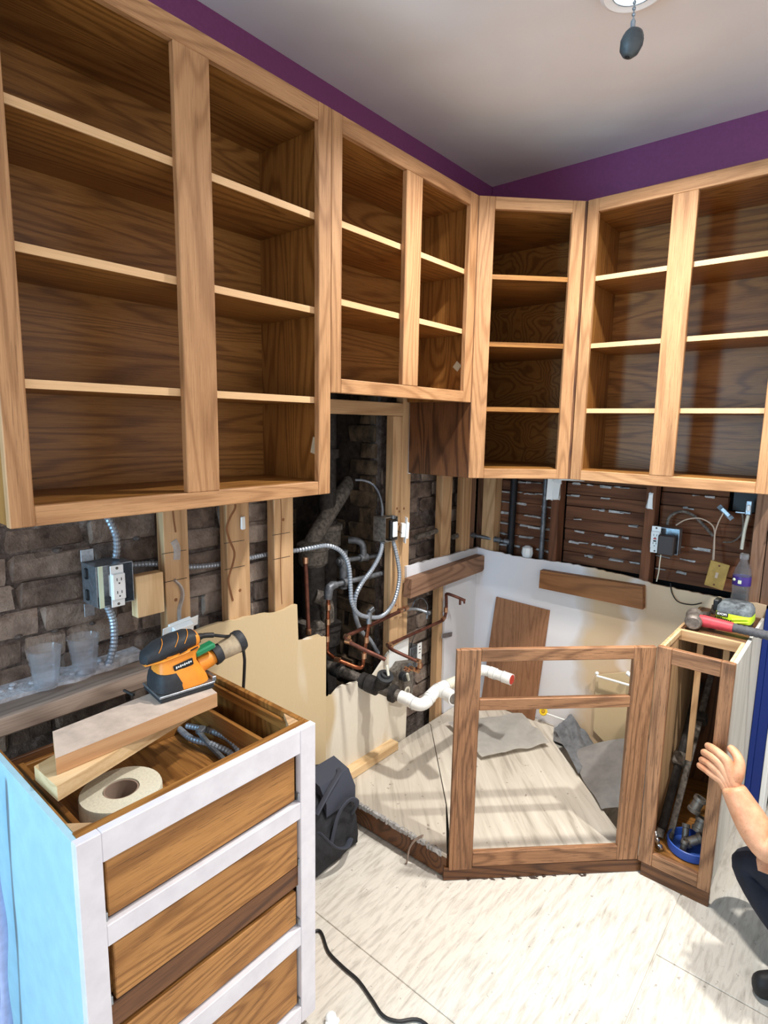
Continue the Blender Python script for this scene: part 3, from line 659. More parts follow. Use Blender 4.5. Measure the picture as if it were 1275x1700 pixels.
conduit([(-0.200, -0.751, 1.340), (-0.160, -0.734, 1.339), (-0.120, -0.714, 1.319), (-0.080, -0.717, 1.274), (-0.050, -0.735, 1.222), (-0.030, -0.761, 1.192)], .006, 'thin ribbed conduit arching into the top of the chase switch box', .004)
b = MB(); b.tube(smooth([(-0.280, -0.652, 1.540), (-0.250, -0.635, 1.569), (-0.220, -0.619, 1.603), (-0.200, -0.617, 1.631)], 5), .003, 8); solo('loose_wire', b, M_IRONG, 'thin grey wire at the top of the dark pipe chase', 'wire')
t = thing('switch_box', 'dark metal box with white switch at the right edge of the pipe chase', 'switch', (-.02, -.745, 1.085))
m = frame((-.016, -.752, 1.142), (0, 1, 0), (0, 0, 1)); box_open(t, None, (.082, .105, .070), m, name='metal_box', mat=M_IRONG)
b = MB(); b.box((.006, -.760, 1.098), (.022, -.716, 1.180), .003); part('switch_body', b, M_BLACK, t)
b = MB(); b.box((.022, -.752, 1.106), (.030, -.722, 1.174), .003); part('switch_face', b, M_WPLAST, t)
b = MB(); b.box((.0, -.745, 1.185), (.020, -.725, 1.200), .002); part('cable_clamp', b, M_STEEL, t)
t = thing('loose_receptacle', 'white socket turned edge-on and hanging beside the chase switch box', 'outlet', (.03, -.64, 1.05))
receptacle(t, frame((0.030, -0.669, 1.129), (-.80, .58, 0), (-.05, .10, .99)))
b = MB(); b.tube(smooth([(.02, -.715, 1.13), (.03, -.69, 1.118), (.022, -.668, 1.118)], 5), .0018, 6); part('lead_wire', b, M_BLACK, t)
t = thing('loose_receptacle', 'white socket lying on its side behind the sander at the first stud', 'outlet', (.05, -1.78, .945))
receptacle(t, frame((0.055, -1.784, 0.983), (.35, -.12, .9), (0, 1, .08)))
b = MB(); b.box((.03, -1.80, .915), (.06, -1.72, .938), .002); part('back_box', b, M_BLACK, t)
b = MB(); b.box((.001, -1.525, 1.238), (.010, -1.508, 1.282), .003, jit=.001); solo('plaster_dab', b, M_WPLAST, 'small white plaster dab on the second stud from left', 'plaster')
b = MB(); b.prism([(-1.885, 1.376), (-1.872, 1.378), (-1.868, 1.358)], 'x', -.02, -.012); solo('plaster_dab', b, M_WPLAST, 'white scrap just under the large cabinet, left of the studs', 'plaster')

# ================================================================ PIPES IN THE CHASE
def pipe(pts, r, k=1, n=14): return MB().tube(smooth(pts, k) if k > 1 else pts, r, n)
t = thing('cast_iron_stack', 'sooty black cast iron soil stack, right one of the two in the chase', 'pipe', (-.24, -.92, 0))
b = pipe([(-.27, -.86, .02), (-.27, -.86, 1.16)], .046); part('pipe_shaft', b, M_IRON, t)
for z in (.62, 1.085): b = MB(); b.lathe([(.047, -.05), (.062, -.04), (.064, .03), (.070, .034), (.070, .056), (.058, .058)], (-.27, -.86, z), 20); part('hub', b, M_IRONG if z > 1 else M_IRON, t)
b = pipe([(-.27, -.86, 1.15), (-.27, -.86, 1.77)], .040); part('pipe_shaft', b, M_IRON, t)
b = MB(); b.lathe([(.041, -.02), (.052, -.02), (.052, .02), (.041, .02)], (-.27, -.86, 1.46), 20); part('hub', b, M_IRON, t)
t = thing('cast_iron_stack', 'sooty black cast iron stack at the left of the chase, topped by a slanting pipe', 'pipe', (-.2, -1.08, 0))
a0 = (-0.220, -0.992, 1.072); a1 = (-0.300, -0.686, 1.319)
b = pipe([(-.22, a0[1], .02), (-.22, a0[1], a0[2] - .02)], .050); part('pipe_shaft', b, M_IRON, t)
for z in (.70, a0[2] - .03): b = MB(); b.lathe([(.051, -.06), (.064, -.045), (.066, .01), (.072, .014), (.072, .036), (.05, .05)], (-.22, a0[1], z), 20); part('hub', b, M_IRONG, t)
b = pipe([(-.22, a0[1], a0[2] - .02), (-.225, a0[1] + .01, a0[2] + .03), a1], .036, 4); part('slanting_pipe', b, M_IRONG, t)
b = MB(); b.tube(smooth([(-.18, -1.02, .86), (-.16, -.985, .84), (-.155, -.97, .80), (-.16, -.965, .74)], 4), .03, 12); part('side_branch', b, M_IRONG, t)
# galvanised supply pipes with fittings
M_GALV = plain('dull_galvanised', (128, 132, 138), .5, .6, .35, .2, 40)
def fitting(parent, a, d, r=.017, ln=.034, nm='fitting'):
    d = Vector(d).normalized(); a = Vector(a); b = MB(); b.lathe([(r * .8, -ln / 2), (r, -ln / 2 + .002), (r, -ln / 2 + .007), (r * .86, -ln / 2 + .009), (r * .86, ln / 2 - .009), (r, ln / 2 - .007), (r, ln / 2 - .002), (r * .8, ln / 2)], a, 14, d); return part(nm, b, M_GALV, parent)
t = thing('galvanised_pipe', 'upper galvanised supply pipe crossing the chase with an upturned elbow', 'pipe', (-.12, -.9, .95))
P0, P1 = (-0.120, -0.945, 1.009), (-0.060, -0.600, 1.002)
b = pipe([P0, P1], .0105); part('pipe_run', b, M_GALV, t)
fitting(t, (-0.118, -0.910, 1.003), Vector(P1) - Vector(P0), .020, .05); q = (-0.095, -0.808, 1.006); fitting(t, q, Vector(P1) - Vector(P0), .018, .045)
b = pipe([q, (q[0], q[1], q[2] + .035), (q[0] - .005, q[1] - .004, q[2] + .062), (q[0] - .02, q[1] - .02, q[2] + .076), (q[0] - .05, q[1] - .04, q[2] + .078)], .015, 4); part('elbow', b, M_GALV, t)
q = (-0.118, -0.910, 1.003); b = pipe([(q[0], q[1], q[2] + .05), (q[0], q[1], q[2] - .12)], .019); part('riser', b, M_GALV, t)
fitting(t, (-0.066, -0.646, 1.003), Vector(P1) - Vector(P0), .016, .03)
t = thing('galvanised_pipe', 'lower galvanised supply pipe ending in a downward elbow at left', 'pipe', (-.1, -1.0, .85))
P0, P1 = (-0.090, -1.003, 0.920), (-0.050, -0.641, 0.925)
b = pipe([P0, P1], .0115); part('pipe_run', b, M_GALV, t)
q = Vector(P0); b = pipe([q + Vector((.003, .02, 0)), q, q + Vector((.0, -.018, -.006)), q + Vector((0, -.024, -.024)), q + Vector((0, -.025, -.052))], [.016, .019, .019, .019, .017], 1); part('elbow', b, M_GALV, t)
fitting(t, (-0.082, -0.935, 0.921), Vector(P1) - Vector(P0), .021, .03); fitting(t, (-0.053, -0.659, 0.922), Vector(P1) - Vector(P0), .017, .05)
# copper
def copper(name, lab, runs, joints=(), caps=(), r=.0085, mat=None):
    t = thing(name, lab, 'pipe', runs[0][0])
    for rn in runs: b = pipe(rn, r, 4 if len(rn) > 2 else 1, 12); part('copper_run', b, mat or M_COPPER, t)
    for a, d in joints: b = MB(); d = Vector(d).normalized(); a = Vector(a); b.tube([a - d * .012, a + d * .012], r * 1.35, 12); part('soldered_joint', b, M_SOLDER, t, label='bright soldered joint')
    return t
A, B_ = (-0.040, -1.199, 1.071), (-0.040, -1.184, 0.781)
copper('copper_pipe', 'short dull copper riser standing alone at the left edge of the chase', [[A, B_]], [(A, (0, 0, 1)), (B_, (0, 0, 1))], mat=M_BRONZE)
v0 = (-.09, P0[1] - .025, P0[2] - .05)
v1 = (-0.060, -1.063, 0.660); v2 = (-0.010, -1.052, 0.631); v3 = (0.050, -1.007, 0.603); v4 = (0.060, -0.974, 0.603); v5 = (0.060, -0.940, 0.774)
t = copper('copper_pipe', 'bright copper supply pipe dropping from the elbow, bending to a valved upright', [[v0, (-0.075, -1.045, 0.756), v1], [v1, (-0.050, -1.058, 0.645), v2, (0.020, -1.030, 0.617), v3, (0.060, -0.985, 0.596), v4], [v4, (0.060, -0.961, 0.676), v5]],
       [((-0.083, -1.034, 0.835), (0, 0, 1)), ((-0.077, -1.043, 0.776), (0, 0, 1)), ((-0.068, -1.055, 0.708), (0, 0, 1)), (v2, (1, .3, 0)), ((0.060, -0.968, 0.643), (0, 0, 1)), ((0.060, -0.954, 0.708), (0, 0, 1))])
b = MB(); b.tube([v5, Vector(v5) + Vector((0, .004, .05))], .011, 12); part('valve_stem', b, M_STEEL, t, label='steel valve end')
b = MB(); b.obox(Vector(v5) + Vector((.004, .012, .055)), (.014, .030, .022), Matrix.Rotation(.4, 3, 'X'), .003); part('valve_handle', b, M_GALV, t, label='grey valve handle')
e0 = (0.030, -1.042, 0.740); e1 = (0.030, -0.677, 0.761); e2 = (0.050, -0.604, 0.754); e3 = (0.090, -0.564, 0.736)
t = copper('copper_pipe', 'dull copper supply pipe crossing the studs, ending in a shut-off valve', [[e0, e1], [e0, (0.050, -1.055, 0.729), (0.110, -1.038, 0.709), (0.200, -0.995, 0.674)]],
       [((0.035, -1.043, 0.737), (1, 0, 0)), ((0.052, -1.054, 0.726), (1, .2, 0)), ((0.030, -0.691, 0.764), (0, 1, 0)), ((0.036, -0.659, 0.767), (0, 1, 0))], mat=M_BRONZE)
b = pipe([e1, e2, e3], .007, 4); part('supply_stub', b, M_STEEL, t, label='silver stub end')
b = MB(); b.obox(e3, (.030, .016, .016), None, .003); b.cyl(e3, Vector(e3) + Vector((0, -.006, -.028)), .005); part('stop_valve', b, M_GALV, t)
g0 = (0.030, -0.767, 0.624); g1 = (0.030, -0.349, 0.629); g2 = (0.030, -0.324, 0.742)
t = copper('copper_pipe', 'dull copper supply pipe below the timber, rising to a tap beside the white board', [[g0, g1], [g1, (0.032, -0.337, 0.639), (0.034, -0.326, 0.681), g2], [g0, (0.050, -0.783, 0.617), (0.090, -0.781, 0.609), (0.160, -0.724, 0.569)], [(0.160, -0.724, 0.569), (0.165, -0.703, 0.548), (0.150, -0.704, 0.527), (0.110, -0.752, 0.525)]],
       [(g0, (0, 1, 0)), ((0.040, -0.771, 0.620), (1, 0, 0)), ((0.033, -0.330, 0.681), (0, 0, 1)), ((0.030, -0.344, 0.637), (0, 1, .3)), ((0.160, -0.724, 0.572), (1, 0, 0)), ((0.163, -0.714, 0.550), (0, 0, 1)), ((0.135, -0.733, 0.531), (1, 0, 0)), ((0.115, -0.742, 0.526), (1, 0, 0)), ((0.145, -0.711, 0.519), (1, 0, 0))], r=.0075, mat=M_BRONZE)
b = pipe([g2, (0.040, -0.335, 0.765), (0.080, -0.325, 0.759), (0.120, -0.293, 0.738)], .0075, 4); part('tap_spout', b, M_BRONZE, t)
b = MB(); b.cyl((0.100, -0.306, 0.746), Vector((0.100, -0.306, 0.746)) + Vector((0, 0, -.03)), .006); b.cyl((0.118, -0.296, 0.742), Vector((0.118, -0.296, 0.742)) + Vector((.0, 0, -.018)), .005); part('tap_prong', b, M_BRONZE, t)
b = MB(); b.tube(smooth([(0.000, -0.566, 0.742), (0.010, -0.553, 0.777), (0.015, -0.507, 0.776), (0.010, -0.459, 0.734), (-0.000, -0.444, 0.695)], 5), .0032, 8); solo('loose_wire', b, M_GALV, 'grey wire arching between the studs below the weathered timber', 'wire')
b = MB(); b.tube(smooth([(-0.020, -0.486, 0.603), (-0.010, -0.537, 0.577), (-0.010, -0.554, 0.527), (-0.005, -0.549, 0.491)], 5), .0022, 8); solo('loose_wire', b, M_BLACK, 'thin dark wire curving down to the flat metal box', 'wire')
# drain
t = thing('drain_pipe', 'thick dusty cast iron drain with a capped branch, coming out of the chase', 'pipe', (0, -.91, .47))
d0, d1 = Vector((-.22, -.95, .525)), Vector((.205, -.888, .478)); dd = (d1 - d0).normalized()
b = pipe([d0, d1], .024, 1, 18); part('drain_run', b, M_IRONG, t)
for f, rr, ln in ((.22, .033, .05), (.55, .035, .03), (.66, .038, .06), (.90, .037, .028)):
    b = MB(); b.lathe([(rr * .75, -ln / 2), (rr, -ln / 2 + .004), (rr, ln / 2 - .004), (rr * .75, ln / 2)], d0.lerp(d1, f), 18, dd); part('hub', b, M_IRON, t)
c0 = d0.lerp(d1, .78); b = MB(); b.tube([c0 + Vector((-.03, 0, 0)), c0 + Vector((.0, -.004, .030)), c0 + Vector((.018, -.008, .060))], [.030, .031, .030], 16); part('branch', b, M_IRON, t)
b = MB(); b.lathe([(.034, 0), (.036, .004), (.036, .014), (.022, .016), (.020, .026), (.0, .027)], c0 + Vector((.016, -.008, .056)), 18, (.35, -.15, .9)); part('clean_out_cap', b, M_DARK, t)
b = MB(); b.obox(c0 + Vector((.035, -.014, .098)), (.008, .012, .045), Matrix.Rotation(-.25, 3, 'Y'), .002); part('cap_lever', b, plain('cream_plastic', (214, 214, 200), .4), t, label='cream plastic lever')
t = thing('pvc_drain', 'white plastic waste pipe bending along the wall behind the sink base', 'pipe', (.26, -.88, .45))
b = pipe([d1 - dd * .01, d1 + dd * .03, (.262, -.883, .470), (.288, -.872, .468), (.300, -.846, .476), (.300, -.815, .492), (.300, -.780, .500)], .0255, 4, 20); part('elbow', b, M_PVC, t)
for a, d in ((d1 + dd * .028, dd), ((.300, -.826, .487), (0, 1, .2))): b = MB(); d = Vector(d).normalized(); b.tube([Vector(a) - d * .006, Vector(a) + d * .006], .0272, 20); part('elbow_rim', b, M_PVC, t)
b = pipe([(.300, -.782, .500), (.300, -.715, .497)], .0262, 1, 20); part('tee', b, M_PVC, t)
b = pipe([(.300, -.770, .500), (.345, -.775, .502), (.402, -.800, .505)], [.026, .027, .027], 1, 20); part('branch_stub', b, M_PVC, t)
b = MB(); b.tube([(.398, -.798, .505), (.404, -.801, .505)], .022, 20); part('stub_bore', b, M_IRONG, t, label='dark open bore')
b = pipe([(.300, -.715, .497), (.300, -.445, .474)], .0225, 1, 20); part('straight_run', b, M_PVCB, t, label='cream length of pipe')
b = pipe([(.300, -.455, .475), (.302, -.425, .473), (.318, -.410, .472), (.345, -.408, .471)], .0245, 4, 20); part('elbow', b, M_PVC, t)
b = pipe([(.342, -.408, .471), (.372, -.408, .470)], .0265, 1, 20); part('coupling', b, M_PVC, t)
b = pipe([(.370, -.408, .470), (.412, -.408, .469)], .0235, 1, 20); part('end_pipe', b, M_PVC, t)
b = pipe([(.408, -.408, .469), (.452, -.408, .468)], .0258, 1, 20); part('coupling', b, M_PVC, t)
b = MB(); b.tube([(.4515, -.408, .468), (.4535, -.408, .468)], .0215, 20); part('red_plug', b, plain('red_plastic', (196, 60, 44), .5), t, label='red plug in the open end')
for a, d in (((.264, -.8835, .4695), (1, 0, -.05)), ((.300, -.840, .479), (0, 1, .3)), ((.300, -.716, .497), (0, 1, -.05)), ((.300, -.770, .500), (0, 1, 0)), ((.352, -.778, .5025), (1, -.35, .05)), ((.343, -.408, .471), (1, 0, 0)), ((.371, -.408, .470), (1, 0, 0)), ((.409, -.408, .469), (1, 0, 0))):
    d = Vector(d).normalized(); b = MB(); b.tube([Vector(a) - d * .0007, Vector(a) + d * .0007], .0274, 20); part('joint_line', b, plain('joint_grey', (170, 172, 172), .5), t, label='grey joint line')
# boxes low on the wall
t = thing('wall_device', 'grey metal control box with round emblem below the copper pipes', 'box', (.03, -.66, .33))
b = MB(); b.prism([(-.745, .37), (-.745, .49), (-.700, .52), (-.612, .50), (-.606, .34), (-.66, .325)], 'x', .004, .05); part('housing', b, M_IRONG, t)
b = MB(); b.lathe([(.020, 0), (.021, .002), (.019, .004), (0, .004)], (.050, -.655, .372), 24, (1, 0, 0)); part('emblem', b, plain('bone_plastic', (206, 200, 184), .5), t, label='round pale emblem')
b = MB()
for k in range(3): b.lathe([(.011 - k * .004, 0), (.011 - k * .004, .0006), (.0095 - k * .004, .0006), (.0095 - k * .004, 0)], (.0541, -.655, .372), 20, (1, 0, 0), False, True)
part('emblem_print', b, M_IRON, t)
b = MB(); b.lathe([(.020, 0), (.021, .03), (.016, .034), (.015, .04), (0, .04)], (.05, -.70, .462), 20, (1, -.2, .1)); part('dial', b, M_DARK, t)
b = MB(); b.obox((.092, -.705, .470), (.012, .012, .04), Matrix.Rotation(.3, 3, 'X'), .002); part('dial_pointer', b, plain('cream_plastic', (214, 214, 200), .4), t, label='cream pointer')
b = MB(); b.lathe([(.014, 0), (.014, .01), (.010, .012), (0, .012)], (.05, -.645, .492), 18, (1, 0, 0)); part('gauge', b, M_GALV, t)
b = MB(); b.quadslab([(.0135, -.745, .592), (.0135, -.605, .610), (.0135, -.605, .500), (.0135, -.745, .500)], (1, 0, 0), .0012); solo('wall_plate', b, M_WPLAST, 'blank off-white plate behind the grey control box', 'plate')
t = thing('junction_box', 'small steel junction box with white label between the lower studs', 'box', (-.03, -.53, .42))
b = MB(); b.box((-.06, -.566, .425), (-.004, -.500, .535), .003); part('housing', b, M_STEEL, t)
for k in range(4): b = MB(); b.box((-.004, -.560 + k * .012, .43), (-.0015, -.554 + k * .012, .53), .0005); part('rib', b, M_GALV, t)
b = MB(); b.box((-.004, -.512, .445), (.0, -.478, .545), .001); part('label', b, M_WPLAST, t, label='white paper label')
b = MB()
for k in range(3): b.obox((.0004, -.497 + .004 * (k % 2), .528 - k * .016), (.0006, .014, .004), None, 0)
part('label_print', b, M_IRON, t)
b = MB(); b.obox((.022, -.295, .535), (.003, .095, .024), Matrix.Rotation(-.16, 3, 'X'), .001); solo('metal_strap', b, M_STEEL, 'small steel strap screwed to the edge of the white corner board', 'strap')

# ================================================================ RIGHT WALL ITEMS
M_BPIPE = plain('black_pipe', (34, 34, 38), .55, .4, .3, .2, 40)
b = pipe([(.172, .050, .90), (.176, .050, 1.42)], .019); solo('vertical_pipe', b, M_BPIPE, 'black vertical pipe in front of the lath, near the corner post', 'pipe')
b = pipe([(.349, .045, .930), (.352, .045, 1.42)], .0125); o = solo('vertical_pipe', b, M_GALV, 'slim grey vertical pipe just left of the first right-hand stud', 'pipe')
t = thing('galvanised_pipe', 'short galvanised pipe tying the corner post to the black vertical pipe', 'pipe', (.05, -.01, 1.0))
h0, h1 = Vector((-0.021, -0.025, 1.012)), Vector((0.172, 0.040, 0.991)); b = pipe([h0, h1], .0095); part('pipe_run', b, M_GALV, t)
for f, l in ((.02, .03), (.68, .035), (.92, .03)): fitting(t, h0.lerp(h1, f), h1 - h0, .016, l)
b = MB(); b.lathe([(.0, 0), (.022, .004), (.030, .03), (.026, .06), (.012, .07), (0, .071)], (0.280, 0.030, 0.921), 9); solo('plastic_cap', b, M_WPLAST, 'white plastic cap resting on the board edge before the lath', 'cap')
for (pts, lab) in (([(-0.030, -0.512, 1.066), (-0.030, -0.325, 1.076)], 'dusty pipe stub between two left studs above the weathered timber'), ([(-0.030, -0.192, 1.021), (-0.030, -0.136, 1.026)], 'short pipe elbow between the two studs nearest the corner')):
    b = pipe(pts, .013); solo('pipe_stub', b, M_IRONG, lab, 'pipe')
t = thing('gfci_outlet', 'white test-button socket with a black adapter, on the middle right-hand stud', 'outlet', (.92, -.02, 1.06))
receptacle(t, frame((.902, -.030, 1.121), (1, 0, 0), (0, 0, 1)))
b = MB(); b.obox((.902, -.0425, 1.126), (.012, .0015, .006), None, 0); part('test_button', b, plain('red_plastic', (196, 60, 44), .5), t, label='red test button')
b = MB(); b.obox((.902, -.0425, 1.116), (.012, .0015, .006), None, 0); part('reset_button', b, M_BLACK, t, label='black reset button')
m = frame((.938, -.005, 1.121), (1, 0, 0), (0, 0, 1)); box_open(t, None, (.108, .108, .05), m)
b = MB(); b.box((.922, -.075, 1.066), (.985, -.034, 1.152), .005); part('adapter', b, plain('dark_brown_plastic', (58, 50, 48), .5), t)
b = MB(); b.tube(smooth([(.935, -.055, 1.066), (.932, -.05, 1.03), (.926, -.03, .98), (.918, -.018, .935)], 5), .0025, 8); part('adapter_cord', b, M_TAPE, t)
def wire(pts, r, mat, lab, name='loose_wire'): b = MB(); b.tube(smooth(pts, 6), r, 8); solo(name, b, mat, lab, 'wire')
conduit([(0.931, 0.020, 1.181), (0.935, 0.030, 1.217), (0.975, 0.035, 1.245), (1.022, 0.040, 1.234), (1.066, 0.045, 1.195), (1.105, 0.050, 1.153)], .007, 'dark ribbed cable arching over the test-button socket', .005, mat=M_IRONG)
M_BWIRE = plain('beige_wire', (196, 176, 156), .6); M_BRWIRE = plain('brown_wire', (92, 60, 46), .6)
wire([(0.965, 0.020, 1.185), (1.000, 0.020, 1.213), (1.048, 0.030, 1.225), (1.090, 0.030, 1.210), (1.110, 0.030, 1.182), (1.119, 0.000, 1.124), (1.125, -0.020, 1.060)], .0028, M_BWIRE, 'beige wire from the socket box down to the brass plate')
wire([(1.141, 0.010, 1.264), (1.128, 0.000, 1.223), (1.120, -0.005, 1.175), (1.124, -0.010, 1.114), (1.128, -0.020, 1.066)], .0026, M_BWIRE, 'beige wire from the small tilted transformer down to the brass plate')
wire([(1.201, 0.030, 1.268), (1.210, 0.030, 1.220), (1.206, 0.030, 1.175), (1.178, 0.040, 1.142), (1.143, 0.045, 1.134)], .0032, M_IRONG, 'dark wire drooping from the steel switch at the right-hand stud')
wire([(0.973, -0.014, 0.937), (0.985, -0.020, 0.896), (1.013, -0.025, 0.865), (1.066, -0.030, 0.865), (1.103, -0.030, 0.881)], .0025, M_BLACK, 'black wire hanging over the patched board near the hammer')
t = thing('small_transformer', 'small silver tilted transformer hanging from wires beside the right-hand stud', 'transformer', (1.146, 0.010, 1.257))
R45 = Matrix.Rotation(.75, 3, 'Y')
b = MB(); b.obox((1.148, 0.010, 1.264), (.042, .016, .016), R45, .002); part('housing', b, M_STEEL, t)
b = MB(); b.obox((1.145, 0.018, 1.261), (.074, .002, .020), R45, .001); part('mounting_plate', b, M_GALV, t)
t = thing('steel_switch', 'steel toggle switch with a grey pipe below, at the top right stud', 'switch', (1.24, .03, 1.1))
b = MB(); b.box((1.155, .10, 1.262), (1.246, .128, 1.345), .001); part('open_box', b, M_BLACK, t)
sw = Vector((1.224, 0.020, 1.289)); b = MB(); b.obox(sw, (.024, .012, .060), None, .004); part('yoke', b, M_STEEL, t)
b = MB(); b.obox(sw + Vector((0, -.008, 0)), (.013, .010, .026), None, .003); part('toggle', b, M_WPLAST, t)
b = MB(); b.obox(sw + Vector((-.02, .0, -.022)), (.05, .006, .008), None, .002); part('clamp_bar', b, M_STEEL, t)
b = MB(); b.tube([sw + Vector((.0, .008, -.03)), (1.217, 0.030, 1.196), (1.214, 0.030, 1.117)], .0065, 10); part('grey_pipe', b, M_PVCB, t)
t = thing('brass_plate', 'tilted brass single switch plate hanging on beige wires', 'plate', (1.148, -0.040, 1.010))
pc = Vector((1.148, -0.040, 1.010)); RP = Matrix.Rotation(.16, 3, 'Y') @ Matrix.Rotation(.10, 3, 'X'); M_BRASS = plain('brass', (190, 160, 92), .38, .55, .12, 0, 30)
b = MB(); b.obox(pc, (.070, .004, .112), RP, .0018); part('plate', b, M_BRASS, t)
for dz in (-.042, .042): b = MB(); b.lathe([(.004, 0), (.004, .001), (0, .0015)], pc + RP @ Vector((0, -.002, dz)), 10, RP @ Vector((0, -1, 0))); part('screw', b, M_BRONZE, t)
b = MB(); b.obox(pc + RP @ Vector((0, -.0025, 0)), (.010, .0025, .024), RP, .0004); part('toggle_slot', b, M_BWIRE, t)
t = thing('edge_outlet', 'white socket edge on the stud at the far right below the cabinet', 'outlet', (1.318, -.006, 1.2)); b = MB(); b.box((1.305, -.02, 1.205), (1.345, -.001, 1.232), .002); part('plate', b, M_WPLAST, t); b = MB(); b.lathe([(.003, 0), (.003, .012), (0, .013)], (1.312, -.018, 1.203), 8, (-.3, -1, 0)); part('screw', b, M_STEEL, t)

# on top of the narrow base
t = thing('water_bottle', 'clear plastic water bottle with purple label behind the tool battery', 'bottle', (1.238, -.052, .8625))
bc = (1.238, -.052, .8625)
b = MB(); b.lathe([(0, .006), (.024, .004), (.029, 0), (.032, .006), (.032, .04), (.030, .05), (.032, .06), (.0315, .085), (.029, .098), (.030, .105), (.0315, .110), (.0315, .165), (.032, .170), (.028, .192), (.016, .216), (.0135, .226), (.0135, .246)], bc, 28); part('bottle_body', b, M_CUP, t)
b = MB(); b.lathe([(.0322, .128), (.0325, .129), (.0325, .163), (.0322, .164)], bc, 28, cap=False); lb = part('paper_label', b, plain('violet_label', (62, 40, 120), .4), t, label='purple wrap label')
b = MB(); b.ball((bc[0] - .022, bc[1] - .024, bc[2] + .150), .006, (1, 1, 1), 10); b.obox((bc[0] - .002, bc[1] - .0325, bc[2] + .144), (.012, .001, .014), None, .001); part('label_print', b, plain('label_white', (214, 226, 190), .5), lb)
b = MB(); b.lathe([(.0155, .232), (.016, .234), (.016, .252), (.013, .254), (0, .254)], bc, 20); part('cap', b, glassy('clear_cap', (230, 236, 240), .2, .6), t)
M_LIME = plain('lime_plastic', (196, 232, 40), .45); M_BDUST = plain('dusty_black', (38, 40, 44), .75, 0, 0, .1, 30, .4, (126, 134, 138))
BX, BY, BZ = 1.246, -.168, .8625
t = thing('tool_battery', 'lime green and black cordless tool battery pack beside the hammer', 'battery', (BX, BY, BZ))
RB = Matrix.Rotation(math.radians(-2), 3, 'Z')
def bp(x, y, z): return Vector((BX, BY, BZ)) + RB @ Vector((x, y, z))
def bloft(secs, e=5, n=28):
    rs = []
    for (z, hx, hy, ox, oy) in secs:
        rs.append([bp(ox + hx * math.copysign(abs(math.cos(2 * PI * k / n)) ** (2 / e), math.cos(2 * PI * k / n)), oy + hy * math.copysign(abs(math.sin(2 * PI * k / n)) ** (2 / e), math.sin(2 * PI * k / n)), z) for k in range(n)])
    return MB().rings(rs)
part('base', bloft([(0, .056, .050, 0, 0), (.004, .058, .052, 0, 0), (.020, .058, .052, 0, 0)]), M_BLACK, t)
part('lime_shell', bloft([(.018, .060, .054, 0, 0), (.024, .061, .055, 0, 0), (.046, .060, .054, 0, 0), (.050, .058, .052, 0, 0)]), M_LIME, t)
part('top_shell', bloft([(.048, .0595, .0535, 0, 0), (.066, .058, .052, 0, 0), (.080, .050, .044, 0, .003), (.086, .040, .034, 0, .004)]), M_BDUST, t, label='dusty black top shell')
b = MB(); b.obox(bp(-.066, .01, .060), (.020, .05, .045), RB, .004); part('release_latch', b, M_BLACK, t)
b = MB(); b.obox(bp(.026, -.0555, .036), (.058, .003, .007), RB @ Matrix.Rotation(-.25, 3, 'Y'), .001); b.obox(bp(.03, -.0555, .024), (.05, .003, .005), RB @ Matrix.Rotation(-.25, 3, 'Y'), .001); part('lime_ridge', b, plain('lime_light', (218, 246, 80), .45), t)
b = MB(); b.obox(bp(-.034, -.0555, .042), (.040, .002, .015), RB, .0008); npl = part('name_plate', b, M_BLACK, t)
def text(body, size, m4, parent, mat, nm='lettering', ext=.0005, bold=0):
    cu = bpy.data.curves.new(nm, 'FONT'); cu.body = body; cu.size = size; cu.extrude = ext; cu.align_x = 'CENTER'; cu.align_y = 'CENTER'; cu.offset = bold
    o = bpy.data.objects.new(nm, cu); C.objects.link(o); dg = bpy.context.evaluated_depsgraph_get(); me = bpy.data.meshes.new_from_object(o.evaluated_get(dg)); bpy.data.objects.remove(o); bpy.data.curves.remove(cu)
    me.transform(m4); me.transform(W[parent].inverted()); me.materials.clear(); me.materials.append(mat); o = bpy.data.objects.new(nm, me); link(o, parent); return o
text('RYOBI', .0115, frame(bp(-.034, -.0572, .042), (1, 0, 0), (0, 0, 1)), npl, M_WPLAST, bold=.0004)
b = MB()
for k in range(9): b.obox(bp(-.054 + k * .0062, -.0553, .0285 - k * .0009), (.0044, .002, .0075 - .002 * (k % 3 == 1)), RB @ Matrix.Rotation(.35, 3, 'Y'), 0)
part('slanted_print', b, M_BLACK, t)
t = thing('sledge_hammer', 'club hammer with dull steel head, red collar and ribbed grey grip, on the narrow cabinet', 'hammer', (1.15, -.335, .865))
hx = Vector((1.138, -.330, .8965)); hv = Vector((1, -.03, -.012)).normalized()
b = MB(); b.lathe([(.022, -.046), (.028, -.040), (.030, -.030), (.026, -.020), (.026, .020), (.030, .030), (.028, .040), (.022, .046)], hx, 16, (-.15, .95, .1)); part('head', b, plain('worn_steel', (138, 128, 120), .5, .5, .3, .3, 60), t)
b = MB(); b.tube([hx + hv * .018, hx + hv * .035, hx + hv * .06, hx + hv * .128], [.020, .0225, .0205, .0185], 16); part('red_collar', b, plain('red_rubber', (198, 66, 74), .5, 0, .12, .1, 60), t)
nn = 40; b = MB(); b.tube([hx + hv * (.126 + .22 * i / nn) for i in range(nn + 1)], [(.0165 if i % 3 else .0148) + (.002 if i > 36 else 0) for i in range(nn + 1)], 14); part('grip', b, plain('grey_rubber', (84, 84, 88), .75, 0, .2, .2, 80), t)
b = MB()
for (x, y, sx, sy, h) in ((1.165, -.25, .02, .015, .016), (1.15, -.20, .012, .02, .012), (1.195, -.29, .014, .01, .01), (1.14, -.14, .016, .012, .012), (1.17, -.08, .02, .014, .03)):
    b.box((x - sx, y - sy, .8625), (x + sx, y + sy, .8625 + h), .004, jit=.004)
